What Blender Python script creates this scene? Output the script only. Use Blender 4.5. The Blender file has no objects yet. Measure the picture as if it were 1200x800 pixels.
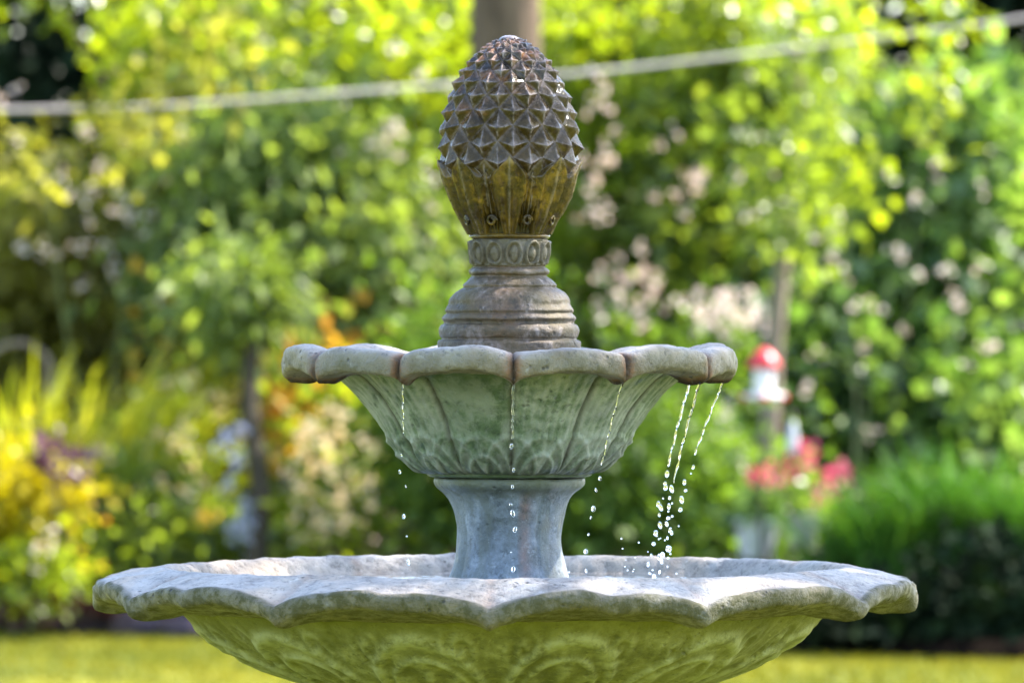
import bpy, math, random
import numpy as np
from mathutils import Vector, noise as mn

R = math.radians
PI = math.pi
random.seed(7)
rng = np.random.default_rng(11)

# ------------------------------------------------------------------ scene, camera, light
sc = bpy.context.scene
EYE = 1.2            # camera height
DIST = 9.71          # camera to the fountain's axis
FPX = 7800.0         # focal length in pixels of a 1200 px wide picture
S = 1.0 / 803.3      # metres per such pixel at the fountain

cam_data = bpy.data.cameras.new('camera')
cam = bpy.data.objects.new('camera', cam_data)
sc.collection.objects.link(cam)
cam.location = (0, -DIST, EYE)
cam.rotation_euler = (R(90), 0, 0)
cam_data.sensor_width = 36
cam_data.lens = 234
cam_data.clip_start = 0.1
cam_data.clip_end = 500
cam_data.dof.use_dof = True
cam_data.dof.focus_distance = DIST - 0.32
cam_data.dof.aperture_fstop = 7.0
cam_data.dof.aperture_blades = 0
sc.camera = cam

SUN_EL, SUN_AZ = 46, 66          # azimuth: degrees to the right of straight ahead
w = bpy.data.worlds.new('World')
sc.world = w
w.use_nodes = True
nt = w.node_tree
nt.nodes.clear()
out = nt.nodes.new('ShaderNodeOutputWorld')
bg = nt.nodes.new('ShaderNodeBackground')
sky = nt.nodes.new('ShaderNodeTexSky')
sky.sky_type = 'NISHITA'
sky.sun_disc = False
sky.sun_elevation = R(SUN_EL)
sky.sun_rotation = R(SUN_AZ)
bg.inputs['Strength'].default_value = 0.15
nt.links.new(sky.outputs[0], bg.inputs[0])
nt.links.new(bg.outputs[0], out.inputs[0])

sun_data = bpy.data.lights.new('sun', 'SUN')
sun = bpy.data.objects.new('sun', sun_data)
sc.collection.objects.link(sun)
sun_data.energy = 4.6
sun_data.angle = R(0.5)
sun_data.color = (1.0, 0.93, 0.82)
sd = Vector((math.sin(R(SUN_AZ)) * math.cos(R(SUN_EL)), math.cos(R(SUN_AZ)) * math.cos(R(SUN_EL)), math.sin(R(SUN_EL))))
sun.rotation_euler = sd.to_track_quat('Z', 'Y').to_euler()
sun.location = (4, 6, 12)

sc.view_settings.view_transform = 'Standard'
sc.view_settings.look = 'None'
sc.view_settings.gamma = 1
sc.view_settings.exposure = 2.1
sc.view_settings.use_curve_mapping = False
sc.cycles.max_bounces = 10
sc.cycles.transparent_max_bounces = 8
sc.cycles.sample_clamp_indirect = 6
sc.cycles.use_denoising = True
sc.cycles.caustics_reflective = False
sc.cycles.caustics_refractive = False

# ------------------------------------------------------------------ helpers
COL = sc.collection


def at(px, py, d):
    """the place in the garden, d metres from the camera"""
    return Vector(((px - 600) / FPX * d, d - DIST, EYE - (py - 400) / FPX * d))


def tag(o, label=None, cat=None, group=None, kind=None):
    if label: o['label'] = label
    if cat: o['category'] = cat
    if group: o['group'] = group
    if kind: o['kind'] = kind
    return o


def empty(name, loc, label, cat, group=None):
    o = bpy.data.objects.new(name, None)
    o.empty_display_size = 0.1
    o.location = loc
    COL.objects.link(o)
    return tag(o, label, cat, group)


def link(name, me, mat, parent=None, smooth=True):
    o = bpy.data.objects.new(name, me)
    COL.objects.link(o)
    if mat is not None and not me.materials:
        me.materials.append(mat)
    if smooth:
        me.polygons.foreach_set('use_smooth', np.ones(len(me.polygons), dtype=bool))
    if parent is not None:
        o.parent = parent
    return o


def mesh_np(name, V, F, attrs=None):
    """V (n,3); F (m,k) uniform faces"""
    me = bpy.data.meshes.new(name)
    V = np.asarray(V, dtype=np.float32)
    F = np.asarray(F, dtype=np.int32)
    k = F.shape[1]
    me.vertices.add(len(V))
    me.vertices.foreach_set('co', V.ravel())
    me.loops.add(F.size)
    me.loops.foreach_set('vertex_index', F.ravel())
    me.polygons.add(len(F))
    me.polygons.foreach_set('loop_start', np.arange(0, F.size, k, dtype=np.int32))
    me.update(calc_edges=True)
    for n, a in (attrs or {}).items():
        at_ = me.attributes.new(n, 'FLOAT', 'POINT')
        at_.data.foreach_set('value', np.asarray(a, dtype=np.float32).ravel())
    return me


class Acc:
    """collects grids and tubes into one mesh"""
    def __init__(s):
        s.V, s.F, s.n, s.A = [], [], 0, {}

    def add(s, V, F, **attrs):
        V = np.asarray(V, float)
        s.V.append(V); s.F.append(np.asarray(F, int) + s.n)
        s.n += len(V)
        s.A.setdefault('_n', []).append(len(V))
        for k in set(list(s.A) + list(attrs)) - {'_n'}:
            lst = s.A.setdefault(k, [np.zeros(q) for q in s.A['_n'][:-1]])
            lst.append(np.asarray(attrs[k]).ravel() if k in attrs else np.zeros(len(V)))

    def tube(s, pts, rad, k=8):
        pts = [Vector(p) for p in pts]
        n = len(pts)
        rad = [rad] * n if not hasattr(rad, '__len__') else list(rad)
        V = []
        up = Vector((0.03, 0.07, 1))
        for i, p in enumerate(pts):
            t = (pts[min(i + 1, n - 1)] - pts[max(i - 1, 0)])
            t = t.normalized() if t.length > 1e-9 else Vector((0, 0, 1))
            a = t.cross(up if abs(t.z) < 0.95 else Vector((1, 0.1, 0))).normalized()
            b = t.cross(a).normalized()
            for j in range(k):
                q = 2 * PI * j / k
                V.append(p + (a * math.cos(q) + b * math.sin(q)) * rad[i])
        F = [(i * k + j, i * k + (j + 1) % k, (i + 1) * k + (j + 1) % k, (i + 1) * k + j) for i in range(n - 1) for j in range(k)]
        base = len(V)
        V += [pts[0], pts[-1]]
        for j in range(k):
            F.append((base, (j + 1) % k, j, j)) if False else None
        F2 = [f for f in F if f]
        # caps as degenerate-free quads: split into fans of triangles stored as quads with the mid edge
        s.add([tuple(v) for v in V[:base]], F2)
        for ring, c, sgn in ((0, pts[0], 1), (n - 1, pts[-1], -1)):
            if rad[0 if ring == 0 else -1] < 1e-6: continue
            rv = [tuple(V[ring * k + j]) for j in range(k)] + [tuple(c)]
            if k % 2 == 0:
                s.add(rv, [((j) % k, (j + 1) % k, (j + 2) % k, k)[::sgn] for j in range(0, k, 2)])

    def grid(s, G, close_u=False, **attrs):
        """G (nv,nu,3)"""
        G = np.asarray(G)
        nv, nu = G.shape[:2]
        i, j = np.meshgrid(np.arange(nv - 1), np.arange(nu if close_u else nu - 1), indexing='ij')
        j2 = (j + 1) % nu
        F = np.stack([i * nu + j, i * nu + j2, (i + 1) * nu + j2, (i + 1) * nu + j], -1).reshape(-1, 4)
        s.add(G.reshape(-1, 3), F, **attrs)

    def box(s, c, d, rz=0.0):
        x, y, z = d[0] / 2, d[1] / 2, d[2] / 2
        co, si = math.cos(rz), math.sin(rz)
        V = []
        for a, b, e in ((-1, -1, -1), (1, -1, -1), (1, 1, -1), (-1, 1, -1), (-1, -1, 1), (1, -1, 1), (1, 1, 1), (-1, 1, 1)):
            X, Y = a * x, b * y
            V.append((c[0] + X * co - Y * si, c[1] + X * si + Y * co, c[2] + e * z))
        s.add(V, [(3, 2, 1, 0), (4, 5, 6, 7), (0, 1, 5, 4), (1, 2, 6, 5), (2, 3, 7, 6), (3, 0, 4, 7)])

    def build(s, name, mat, parent=None, smooth=True):
        at_ = {k: np.concatenate(v) for k, v in s.A.items() if k != '_n'}
        return link(name, mesh_np(name, np.concatenate(s.V), np.concatenate(s.F), at_), mat, parent, smooth)


def lathe(profile, n=48, c=(0, 0, 0)):
    th = np.arange(n) / n * 2 * PI
    P = np.array(profile, float)
    G = np.zeros((len(P), n, 3))
    G[..., 0] = P[:, :1] * np.cos(th) + c[0]
    G[..., 1] = P[:, :1] * np.sin(th) + c[1]
    G[..., 2] = P[:, 1:2] + c[2]
    return G


def resample(pts, n):
    """smooth (Catmull-Rom) resampling of a list of points, by arc length"""
    P = np.array(pts, float)
    Q = np.vstack([2 * P[0] - P[1], P, 2 * P[-1] - P[-2]])
    out_ = []
    for i in range(1, len(Q) - 2):
        for t in np.linspace(0, 1, 24, endpoint=False):
            a, b, c, d = Q[i - 1], Q[i], Q[i + 1], Q[i + 2]
            out_.append(0.5 * (2 * b + (c - a) * t + (2 * a - 5 * b + 4 * c - d) * t * t + (3 * b - a - 3 * c + d) * t ** 3))
    out_.append(P[-1])
    out_ = np.array(out_)
    L = np.concatenate([[0], np.cumsum(np.linalg.norm(np.diff(out_, axis=0), axis=1))])
    s_ = np.linspace(0, L[-1], n)
    return np.stack([np.interp(s_, L, out_[:, k]) for k in range(out_.shape[1])], 1), L[-1]


def fbm(G, scale, octaves=3, seed=0.0):
    sh = G.shape[:-1]
    f = G.reshape(-1, 3)
    o = np.array([mn.fractal(Vector((p[0] * scale + seed, p[1] * scale, p[2] * scale)), 1.0, 2.1, octaves) for p in f])
    return o.reshape(sh)


def sst(a, b, x):
    t = np.clip((x - a) / (b - a), 0, 1)
    return t * t * (3 - 2 * t)


# ------------------------------------------------------------------ materials
def new_mat(name):
    m = bpy.data.materials.new(name)
    m.use_nodes = True
    n = m.node_tree
    n.nodes.clear()
    o = n.nodes.new('ShaderNodeOutputMaterial')
    return m, n, o


def ramp(n, src, stops, interp='LINEAR'):
    r = n.nodes.new('ShaderNodeValToRGB')
    r.color_ramp.interpolation = interp
    e = r.color_ramp.elements
    while len(e) < len(stops): e.new(0.5)
    for k, (p, c) in enumerate(stops):
        e[k].position = p
        e[k].color = (c, c, c, 1) if not hasattr(c, '__len__') else (*c, 1)
    n.links.new(src, r.inputs[0])
    return r.outputs[0]


def mixc(n, fac, a, b, mode='MIX'):
    m = n.nodes.new('ShaderNodeMix')
    m.data_type = 'RGBA'
    m.blend_type = mode
    for sock, v in ((m.inputs[0], fac), (m.inputs[6], a), (m.inputs[7], b)):
        if hasattr(v, 'is_linked'): n.links.new(v, sock)
        elif hasattr(v, '__len__'): sock.default_value = (*v, 1)
        elif sock == m.inputs[0]: sock.default_value = v
        else: sock.default_value = (v, v, v, 1)
    return m.outputs[2]


def math_(n, op, a, b=0.5, clamp=False):
    m = n.nodes.new('ShaderNodeMath')
    m.operation = op
    m.use_clamp = clamp
    for k, v in enumerate((a, b)):
        if hasattr(v, 'is_linked'): n.links.new(v, m.inputs[k])
        else: m.inputs[k].default_value = v
    return m.outputs[0]


def noise_tex(n, vec, scale, detail=6, rough=0.6, stretch=None, dist=0.0):
    if stretch:
        mp = n.nodes.new('ShaderNodeMapping')
        mp.inputs['Scale'].default_value = stretch
        n.links.new(vec, mp.inputs[0])
        vec = mp.outputs[0]
    t = n.nodes.new('ShaderNodeTexNoise')
    t.inputs['Scale'].default_value = scale
    t.inputs['Detail'].default_value = detail
    t.inputs['Roughness'].default_value = rough
    t.inputs['Distortion'].default_value = dist
    n.links.new(vec, t.inputs['Vector'])
    return t.outputs[0]


def attr(n, name):
    a = n.nodes.new('ShaderNodeAttribute')
    a.attribute_name = name
    return a.outputs['Fac']


def stone(name, dark, mid, light, scale=10, streak=0.0, streak_col=(0.1, 0.1, 0.08), moss=None, moss_amt=0.5,
          rust=(0.28, 0.11, 0.04), pits=0.5, rough=0.75, bump=0.5, wet=0.0, edge_col=(0.42, 0.42, 0.40), fine=90, patch=None, coat=0.0, spec=0.5):
    m, n, o = new_mat(name)
    tc = n.nodes.new('ShaderNodeTexCoord')
    v = tc.outputs['Object']
    n1 = noise_tex(n, v, scale, 8, 0.65, dist=0.6)
    n2 = noise_tex(n, v, scale * 5, 8, 0.7)
    n3 = noise_tex(n, v, fine, 5, 0.75)
    a = math_(n, 'ADD', math_(n, 'MULTIPLY', n1, 0.5), math_(n, 'MULTIPLY', n2, 0.5))
    c = ramp(n, a, [(0.39, dark), (0.5, mid), (0.6, light)])
    if patch:
        pn = ramp(n, noise_tex(n, v, 5.5, 4, 0.6, dist=0.8), [(0.42, 0.0), (0.58, 1.0)])
        c = mixc(n, 0.75, c, mixc(n, pn, patch[0], patch[1]), 'MULTIPLY')
    # lichen and mineral speckle
    sp = ramp(n, n3, [(0.36, 0.0), (0.45, 1.0)])
    c = mixc(n, 0.55, c, mixc(n, sp, tuple(x * 0.45 for x in dark), c))
    sp2 = ramp(n, noise_tex(n, v, fine * 0.7, 4, 0.7, dist=0.3), [(0.6, 0.0), (0.7, 1.0)])
    c = mixc(n, math_(n, 'MULTIPLY', sp2, 0.45), c, tuple(min(0.85, x * 1.35) for x in light))
    if streak > 0:
        s1 = noise_tex(n, v, 1.0, 6, 0.65, stretch=(70, 70, 5), dist=0.25)
        s2 = noise_tex(n, v, 1.0, 5, 0.6, stretch=(22, 22, 2.5), dist=0.4)
        sm = ramp(n, math_(n, 'ADD', math_(n, 'MULTIPLY', s1, 0.5), math_(n, 'MULTIPLY', s2, 0.5)), [(0.44, 0.0), (0.56, 1.0)])
        c = mixc(n, math_(n, 'MULTIPLY', sm, streak), c, streak_col)
    if moss:
        mm = ramp(n, noise_tex(n, v, scale * 1.4, 7, 0.7, dist=1.0), [(0.55 - 0.35 * moss_amt, 0.0), (0.72 - 0.25 * moss_amt, 1.0)])
        c = mixc(n, math_(n, 'MULTIPLY', mm, min(1.0, moss_amt + 0.25)), c, moss)
        at2 = attr(n, 'moss')
        c = mixc(n, math_(n, 'MULTIPLY', at2, ramp(n, n2, [(0.35, 0.5), (0.6, 1.0)])), c, moss)
    # rust and mineral stains where the water runs
    st = attr(n, 'stain')
    st = math_(n, 'MULTIPLY', st, ramp(n, n2, [(0.34, 0.15), (0.56, 1.0)]), True)
    rc = mixc(n, ramp(n, n3, [(0.35, 0.0), (0.6, 1.0)]), tuple(x * 0.3 for x in rust), rust)
    c = mixc(n, st, c, rc)
    c = mixc(n, math_(n, 'MULTIPLY', attr(n, 'grime'), ramp(n, n2, [(0.38, 0.35), (0.55, 1.0)]), True), c, (0.03, 0.022, 0.012))  # dark brown: wet streaks, and shade painted into gaps of the cup
    # worn edges
    ed = math_(n, 'MULTIPLY', attr(n, 'edge'), ramp(n, n2, [(0.38, 0.1), (0.55, 1.0)]), True)
    c = mixc(n, ed, c, edge_col)
    # crust of dark pits
    vo = n.nodes.new('ShaderNodeTexVoronoi')
    vo.inputs['Scale'].default_value = fine * 0.9
    n.links.new(v, vo.inputs['Vector'])
    pit = math_(n, 'MULTIPLY', ramp(n, vo.outputs['Distance'], [(0.12, 1.0), (0.3, 0.0)]),
                ramp(n, noise_tex(n, v, scale * 2.2, 3, 0.6), [(0.55, 0.0), (0.64, 1.0)]))
    c = mixc(n, math_(n, 'MULTIPLY', pit, pits), c, (0.03, 0.028, 0.025))
    b = n.nodes.new('ShaderNodeBsdfPrincipled')
    n.links.new(c, b.inputs['Base Color'])
    rg = ramp(n, n2, [(0.35, max(0.05, rough - 0.25 - wet * 0.3)), (0.65, min(1.0, rough + 0.1 - wet * 0.2))])
    n.links.new(rg, b.inputs['Roughness'])
    b.inputs['Coat Weight'].default_value = coat
    b.inputs['Specular IOR Level'].default_value = spec
    b.inputs['Coat Roughness'].default_value = 0.07
    h = math_(n, 'ADD', math_(n, 'MULTIPLY', n2, 0.7), math_(n, 'MULTIPLY', n3, 0.45))
    h = math_(n, 'SUBTRACT', h, math_(n, 'MULTIPLY', pit, 0.4))
    bp = n.nodes.new('ShaderNodeBump')
    bp.inputs['Strength'].default_value = bump
    bp.inputs['Distance'].default_value = 0.010
    n.links.new(h, bp.inputs['Height'])
    n.links.new(bp.outputs[0], b.inputs['Normal'])
    n.links.new(b.outputs[0], o.inputs[0])
    return m


def leafmat(name, c1, c2, c3, trans=0.45, rough=0.4, spec=0.5, tint=(1.75, 1.85, 0.45), patch=1.3):
    """per-leaf colour from the rnd attribute, larger patches from noise; part of the light comes through the leaf"""
    m, n, o = new_mat(name)
    tc = n.nodes.new('ShaderNodeTexCoord')
    p = noise_tex(n, tc.outputs['Object'], patch, 3, 0.5)
    f = math_(n, 'ADD', math_(n, 'MULTIPLY', attr(n, 'rnd'), 0.6), math_(n, 'MULTIPLY', math_(n, 'SUBTRACT', p, 0.35), 1.6))
    c = ramp(n, f, [(0.15, c1), (0.5, c2), (0.85, c3)])
    b = n.nodes.new('ShaderNodeBsdfPrincipled')
    n.links.new(c, b.inputs['Base Color'])
    b.inputs['Roughness'].default_value = rough
    b.inputs['Specular IOR Level'].default_value = spec
    t = n.nodes.new('ShaderNodeBsdfTranslucent')
    n.links.new(mixc(n, 1.0, c, tint, 'MULTIPLY'), t.inputs[0])
    mx = n.nodes.new('ShaderNodeMixShader')
    mx.inputs[0].default_value = trans
    n.links.new(b.outputs[0], mx.inputs[1])
    n.links.new(t.outputs[0], mx.inputs[2])
    n.links.new(mx.outputs[0], o.inputs[0])
    return m


def plain(name, col, rough=0.5, spec=0.5, var=0.25, scale=30, trans=0.0, metallic=0.0):
    m, n, o = new_mat(name)
    tc = n.nodes.new('ShaderNodeTexCoord')
    f = noise_tex(n, tc.outputs['Object'], scale, 5, 0.6)
    c = ramp(n, f, [(0.3, tuple(x * (1 - var) for x in col)), (0.7, tuple(min(0.95, x * (1 + var)) for x in col))])
    b = n.nodes.new('ShaderNodeBsdfPrincipled')
    n.links.new(c, b.inputs['Base Color'])
    b.inputs['Roughness'].default_value = rough
    b.inputs['Specular IOR Level'].default_value = spec
    b.inputs['Metallic'].default_value = metallic
    if trans > 0:
        t = n.nodes.new('ShaderNodeBsdfTranslucent')
        n.links.new(c, t.inputs[0])
        mx = n.nodes.new('ShaderNodeMixShader')
        mx.inputs[0].default_value = trans
        n.links.new(b.outputs[0], mx.inputs[1]); n.links.new(t.outputs[0], mx.inputs[2])
        n.links.new(mx.outputs[0], o.inputs[0])
    else:
        n.links.new(b.outputs[0], o.inputs[0])
    return m


def water_mat(name, rough=0.02, bump=0.0, scale=30, col=(1, 1, 1), ior=1.33):
    m, n, o = new_mat(name)
    b = n.nodes.new('ShaderNodeBsdfPrincipled')
    b.inputs['Base Color'].default_value = (*col, 1)
    b.inputs['Roughness'].default_value = rough
    b.inputs['IOR'].default_value = ior
    b.inputs['Transmission Weight'].default_value = 1.0
    if bump:
        tc = n.nodes.new('ShaderNodeTexCoord')
        f = noise_tex(n, tc.outputs['Object'], scale, 3, 0.5)
        bp = n.nodes.new('ShaderNodeBump')
        bp.inputs['Strength'].default_value = bump
        bp.inputs['Distance'].default_value = 0.01
        n.links.new(f, bp.inputs['Height'])
        n.links.new(bp.outputs[0], b.inputs['Normal'])
    n.links.new(b.outputs[0], o.inputs[0])
    return m


def bark(name, c1, c2, scale=8):
    m, n, o = new_mat(name)
    tc = n.nodes.new('ShaderNodeTexCoord')
    f = noise_tex(n, tc.outputs['Object'], 1.0, 7, 0.65, stretch=(scale * 3, scale * 3, scale * 0.5), dist=0.6)
    c = ramp(n, f, [(0.35, c1), (0.65, c2)])
    b = n.nodes.new('ShaderNodeBsdfPrincipled')
    n.links.new(c, b.inputs['Base Color'])
    b.inputs['Roughness'].default_value = 0.9
    bp = n.nodes.new('ShaderNodeBump')
    bp.inputs['Distance'].default_value = 0.02
    n.links.new(f, bp.inputs['Height']); n.links.new(bp.outputs[0], b.inputs['Normal'])
    n.links.new(b.outputs[0], o.inputs[0])
    return m


# stone of the fountain
M_RIM = stone('pale_rim_stone', (0.30, 0.275, 0.26), (0.50, 0.47, 0.445), (0.62, 0.59, 0.56), scale=9, pits=0.9, bump=0.8, patch=((0.97, 0.94, 0.93), (1.0, 0.84, 0.69)),
              moss=(0.085, 0.08, 0.035), moss_amt=0.0, rust=(0.34, 0.15, 0.06), wet=0.2)
M_BOWL = stone('algae_green_stone', (0.035, 0.06, 0.03), (0.13, 0.185, 0.10), (0.33, 0.38, 0.29), scale=7, streak=0.55,
               streak_col=(0.42, 0.44, 0.40), pits=0.5, bump=0.45, moss=(0.05, 0.085, 0.03), moss_amt=0.15, wet=0.4)
M_COL = stone('blue_grey_stone', (0.08, 0.10, 0.11), (0.20, 0.24, 0.29), (0.40, 0.45, 0.52), scale=8, streak=0.6,
              streak_col=(0.13, 0.15, 0.13), pits=0.4, bump=0.5, moss=(0.10, 0.11, 0.04), moss_amt=0.1, wet=0.5)
M_BASIN = stone('mossy_basin_stone', (0.11, 0.115, 0.03), (0.22, 0.225, 0.075), (0.38, 0.39, 0.19), scale=7, streak=0.15,
                streak_col=(0.12, 0.12, 0.04), pits=0.4, bump=0.6, moss=(0.11, 0.12, 0.02), moss_amt=0.25, edge_col=(0.40, 0.42, 0.24))
M_BASE = stone('weathered_grey_stone', (0.018, 0.012, 0.007), (0.12, 0.09, 0.065), (0.42, 0.36, 0.34), scale=9, streak=0.6,
               streak_col=(0.10, 0.07, 0.035), pits=0.5, bump=0.5, moss=(0.10, 0.075, 0.015), moss_amt=0.25, wet=0.5)
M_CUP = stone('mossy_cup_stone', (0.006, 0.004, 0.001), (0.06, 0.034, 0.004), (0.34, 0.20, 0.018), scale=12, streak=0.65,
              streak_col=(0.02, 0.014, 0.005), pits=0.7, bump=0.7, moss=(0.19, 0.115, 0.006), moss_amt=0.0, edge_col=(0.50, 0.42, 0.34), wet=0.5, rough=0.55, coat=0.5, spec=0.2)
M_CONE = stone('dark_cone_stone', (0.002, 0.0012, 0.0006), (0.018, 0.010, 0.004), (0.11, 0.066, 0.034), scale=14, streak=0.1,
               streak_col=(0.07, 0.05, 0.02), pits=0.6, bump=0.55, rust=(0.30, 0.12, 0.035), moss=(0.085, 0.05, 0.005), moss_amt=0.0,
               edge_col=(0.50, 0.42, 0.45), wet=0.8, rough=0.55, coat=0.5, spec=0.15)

# ------------------------------------------------------------------ ground
def lawn_mat():
    m, n, o = new_mat('lawn_ground')
    tc = n.nodes.new('ShaderNodeTexCoord')
    a = noise_tex(n, tc.outputs['Object'], 0.5, 6, 0.7)
    b_ = noise_tex(n, tc.outputs['Object'], 60, 5, 0.7)
    c = ramp(n, math_(n, 'ADD', math_(n, 'MULTIPLY', a, 0.6), math_(n, 'MULTIPLY', b_, 0.4)),
             [(0.40, (0.045, 0.085, 0.010)), (0.5, (0.14, 0.160, 0.012)), (0.6, (0.25, 0.235, 0.016))])
    b = n.nodes.new('ShaderNodeBsdfPrincipled')
    n.links.new(c, b.inputs['Base Color'])
    b.inputs['Roughness'].default_value = 0.85
    b.inputs['Specular IOR Level'].default_value = 0.2
    n.links.new(b.outputs[0], o.inputs[0])
    return m


M_LAWN = lawn_mat()
a = Acc()
xs = np.concatenate([[-400, -120, -40], np.linspace(-14, 14, 41), [40, 120, 400]])
ys = np.concatenate([[-200, -60], np.linspace(-14, 34, 61), [60, 150, 450]])
X, Y = np.meshgrid(xs, ys)
Z = np.where((abs(X) < 15) & (Y > -15) & (Y < 35), 0.012 * np.sin(X * 1.1 + 0.5 * Y) * np.cos(Y * 0.7), 0.0) - 0.012
Z = np.where(np.hypot(X, Y) < 1.6, -0.02, Z)
a.grid(np.stack([X, Y, Z], -1))
tag(a.build('lawn', M_LAWN), 'sunlit yellow green lawn around the fountain', None, kind='structure')

# border bed: near edge slants from left (far) to right (near)
M_SOIL = plain('dark_mulch', (0.009, 0.006, 0.004), 1.0, 0.02, 0.5, 14)
EDGE_L, EDGE_R = at(0, 742, 27.6), at(1200, 772, 25.2)


def edge_y(x):
    t = (x - EDGE_L.x) / (EDGE_R.x - EDGE_L.x)
    return EDGE_L.y + t * (EDGE_R.y - EDGE_L.y) + 0.12 * math.sin(x * 2.3)


a = Acc()
xs = np.linspace(-12, 12, 97)
G = np.zeros((8, len(xs), 3))
for i, t in enumerate((0, 0.06, 0.3, 1.0, 3.0, 7.0, 14.0, 26.0)):
    for j, x in enumerate(xs):
        G[i, j] = (x, edge_y(x) + t, (0.0, 0.05, 0.075, 0.09, 0.09, 0.09, 0.09, 0.09)[i] + 0.01 * math.sin(x * 7 + i))
a.grid(G)
tag(a.build('soil', M_SOIL), 'dark mulched soil of the border behind the lawn', None, kind='structure')

# grass blades where the lawn can be seen
M_GRASS = leafmat('grass_blades', (0.07, 0.10, 0.009), (0.165, 0.175, 0.013), (0.26, 0.245, 0.022), trans=0.45, rough=0.5, spec=0.3, tint=(1.3, 1.2, 0.5))


def leaves(P, A, N, L, W, fold=0.12, seed_attr=None):
    """kite leaves: P base, A axis, N normal (unit), L length, W half width"""
    n = len(P)
    L = np.broadcast_to(L, (n,))[:, None]; W = np.broadcast_to(W, (n,))[:, None]
    N = N - A * (N * A).sum(1, keepdims=True)
    N /= np.maximum(np.linalg.norm(N, axis=1, keepdims=True), 1e-6)
    B = np.cross(A, N)
    mid = P + A * L * 0.45
    v = np.stack([P, mid - B * W + N * L * fold, P + A * L - N * L * fold * 0.7, mid + B * W + N * L * fold], 1).reshape(-1, 3)
    i = np.arange(n)[:, None] * 4
    F = np.stack([i + [0, 1, 2], i + [0, 2, 3]], 1).reshape(-1, 3)
    r = np.repeat(rng.random(n), 4)
    return v, F, r


def unit(v):
    return v / np.maximum(np.linalg.norm(v, axis=-1, keepdims=True), 1e-9)


def leaf_mesh(name, sets):
    V, F, Rn, k = [], [], [], 0
    for v, f, r in sets:
        V.append(v); F.append(f + k); Rn.append(r); k += len(v)
    return mesh_np(name, np.concatenate(V), np.concatenate(F), {'rnd': np.concatenate(Rn)})


n = 52000
gx = rng.uniform(-3.0, 3.0, n); gy = rng.uniform(11.5, 19.0, n)
ey = np.array([edge_y(x) for x in gx])
keep = gy < ey - 0.02
gx, gy = gx[keep], gy[keep]
n = len(gx)
P = np.stack([gx, gy, np.full(n, -0.012)], 1)
A = unit(np.stack([rng.normal(0, .35, n), rng.normal(0, .35, n), np.ones(n)], 1))
o = link('grass', leaf_mesh('grass', [leaves(P, A, unit(rng.normal(0, 1, (n, 3))), rng.uniform(.018, .036, n), .003)]), M_GRASS, smooth=False)
tag(o, 'short yellow green grass blades along the far border of the lawn', 'grass', kind='stuff')

# ------------------------------------------------------------------ foliage
DENS = 0.7


def clump_foliage(name, mat, parent, blobs, leaf=(0.05, 0.09), aspect=0.33, clump=0.13, per=26, droop=0.0, up=0.5, density=1.0, local=Vector((0, 0, 0))):
    """blobs: (center, (rx,ry,rz), number of clumps): leaf clumps spread through the volume of each"""
    sets = []
    for c, r, k in blobs:
        k = max(2, int(k * density * DENS)) if per > 10 else k
        d = unit(rng.normal(0, 1, (k, 3))) * (rng.random((k, 1)) ** 0.42)
        C = np.array(c) + d * np.array(r)
        n_ = k * per
        cl = np.repeat(C, per, axis=0)
        sz = np.repeat(rng.uniform(0.5, 1.35, k), per)[:, None]
        off = rng.normal(0, 1, (n_, 3)) * clump * sz
        P_ = cl + off
        A_ = unit(unit(off) + rng.normal(0, 0.7, (n_, 3)) + np.array([0, 0, -droop]))
        N_ = unit(rng.normal(0, 1, (n_, 3)) * 0.7 + np.array([0, 0, up]) + 0.4 * np.repeat(unit(rng.normal(0, 1, (k, 3))), per, axis=0))
        L_ = rng.uniform(*leaf, n_) * (1.1 if per > 10 else 1.0)
        P_[:, 2] = np.maximum(P_[:, 2], 0.1)
        sets.append(leaves(P_ - np.array(local), A_, N_, L_, L_ * aspect))
    me = leaf_mesh(name, sets)
    return link(name, me, mat, parent, smooth=False)


def stems(name, mat, parent, base, tips, r0=0.015, r1=0.004, local=Vector((0, 0, 0)), k=6, wob=0.08):
    a_ = Acc()
    for t in tips:
        b = Vector(base) + Vector((random.uniform(-1, 1) * r0 * 2, random.uniform(-1, 1) * r0 * 2, 0))
        t = Vector(t)
        pts = []
        for q in range(7):
            f = q / 6
            p = b.lerp(t, f)
            p += Vector((random.uniform(-1, 1), random.uniform(-1, 1), 0)) * wob * math.sin(PI * f)
            pts.append(p - Vector(local))
        a_.tube(pts, [r0 + (r1 - r0) * q / 6 for q in range(7)], k)
    return a_.build(name, mat, parent)


def blob_tips(blobs, k=3):
    out_ = []
    for c, r, _n in blobs:
        for _ in range(k):
            out_.append((c[0] + random.uniform(-.6, .6) * r[0], c[1] + random.uniform(-.6, .6) * r[1], c[2] + random.uniform(-.5, .6) * r[2]))
    return out_


def pb(px, py, d, wpx, hpx, depth, n_):
    """a blob given by where it stands: centre, half width and half height seen from the path, depth in m"""
    c = at(px, py, d)
    return (tuple(c), (wpx / FPX * d, depth, hpx / FPX * d), n_)


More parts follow.
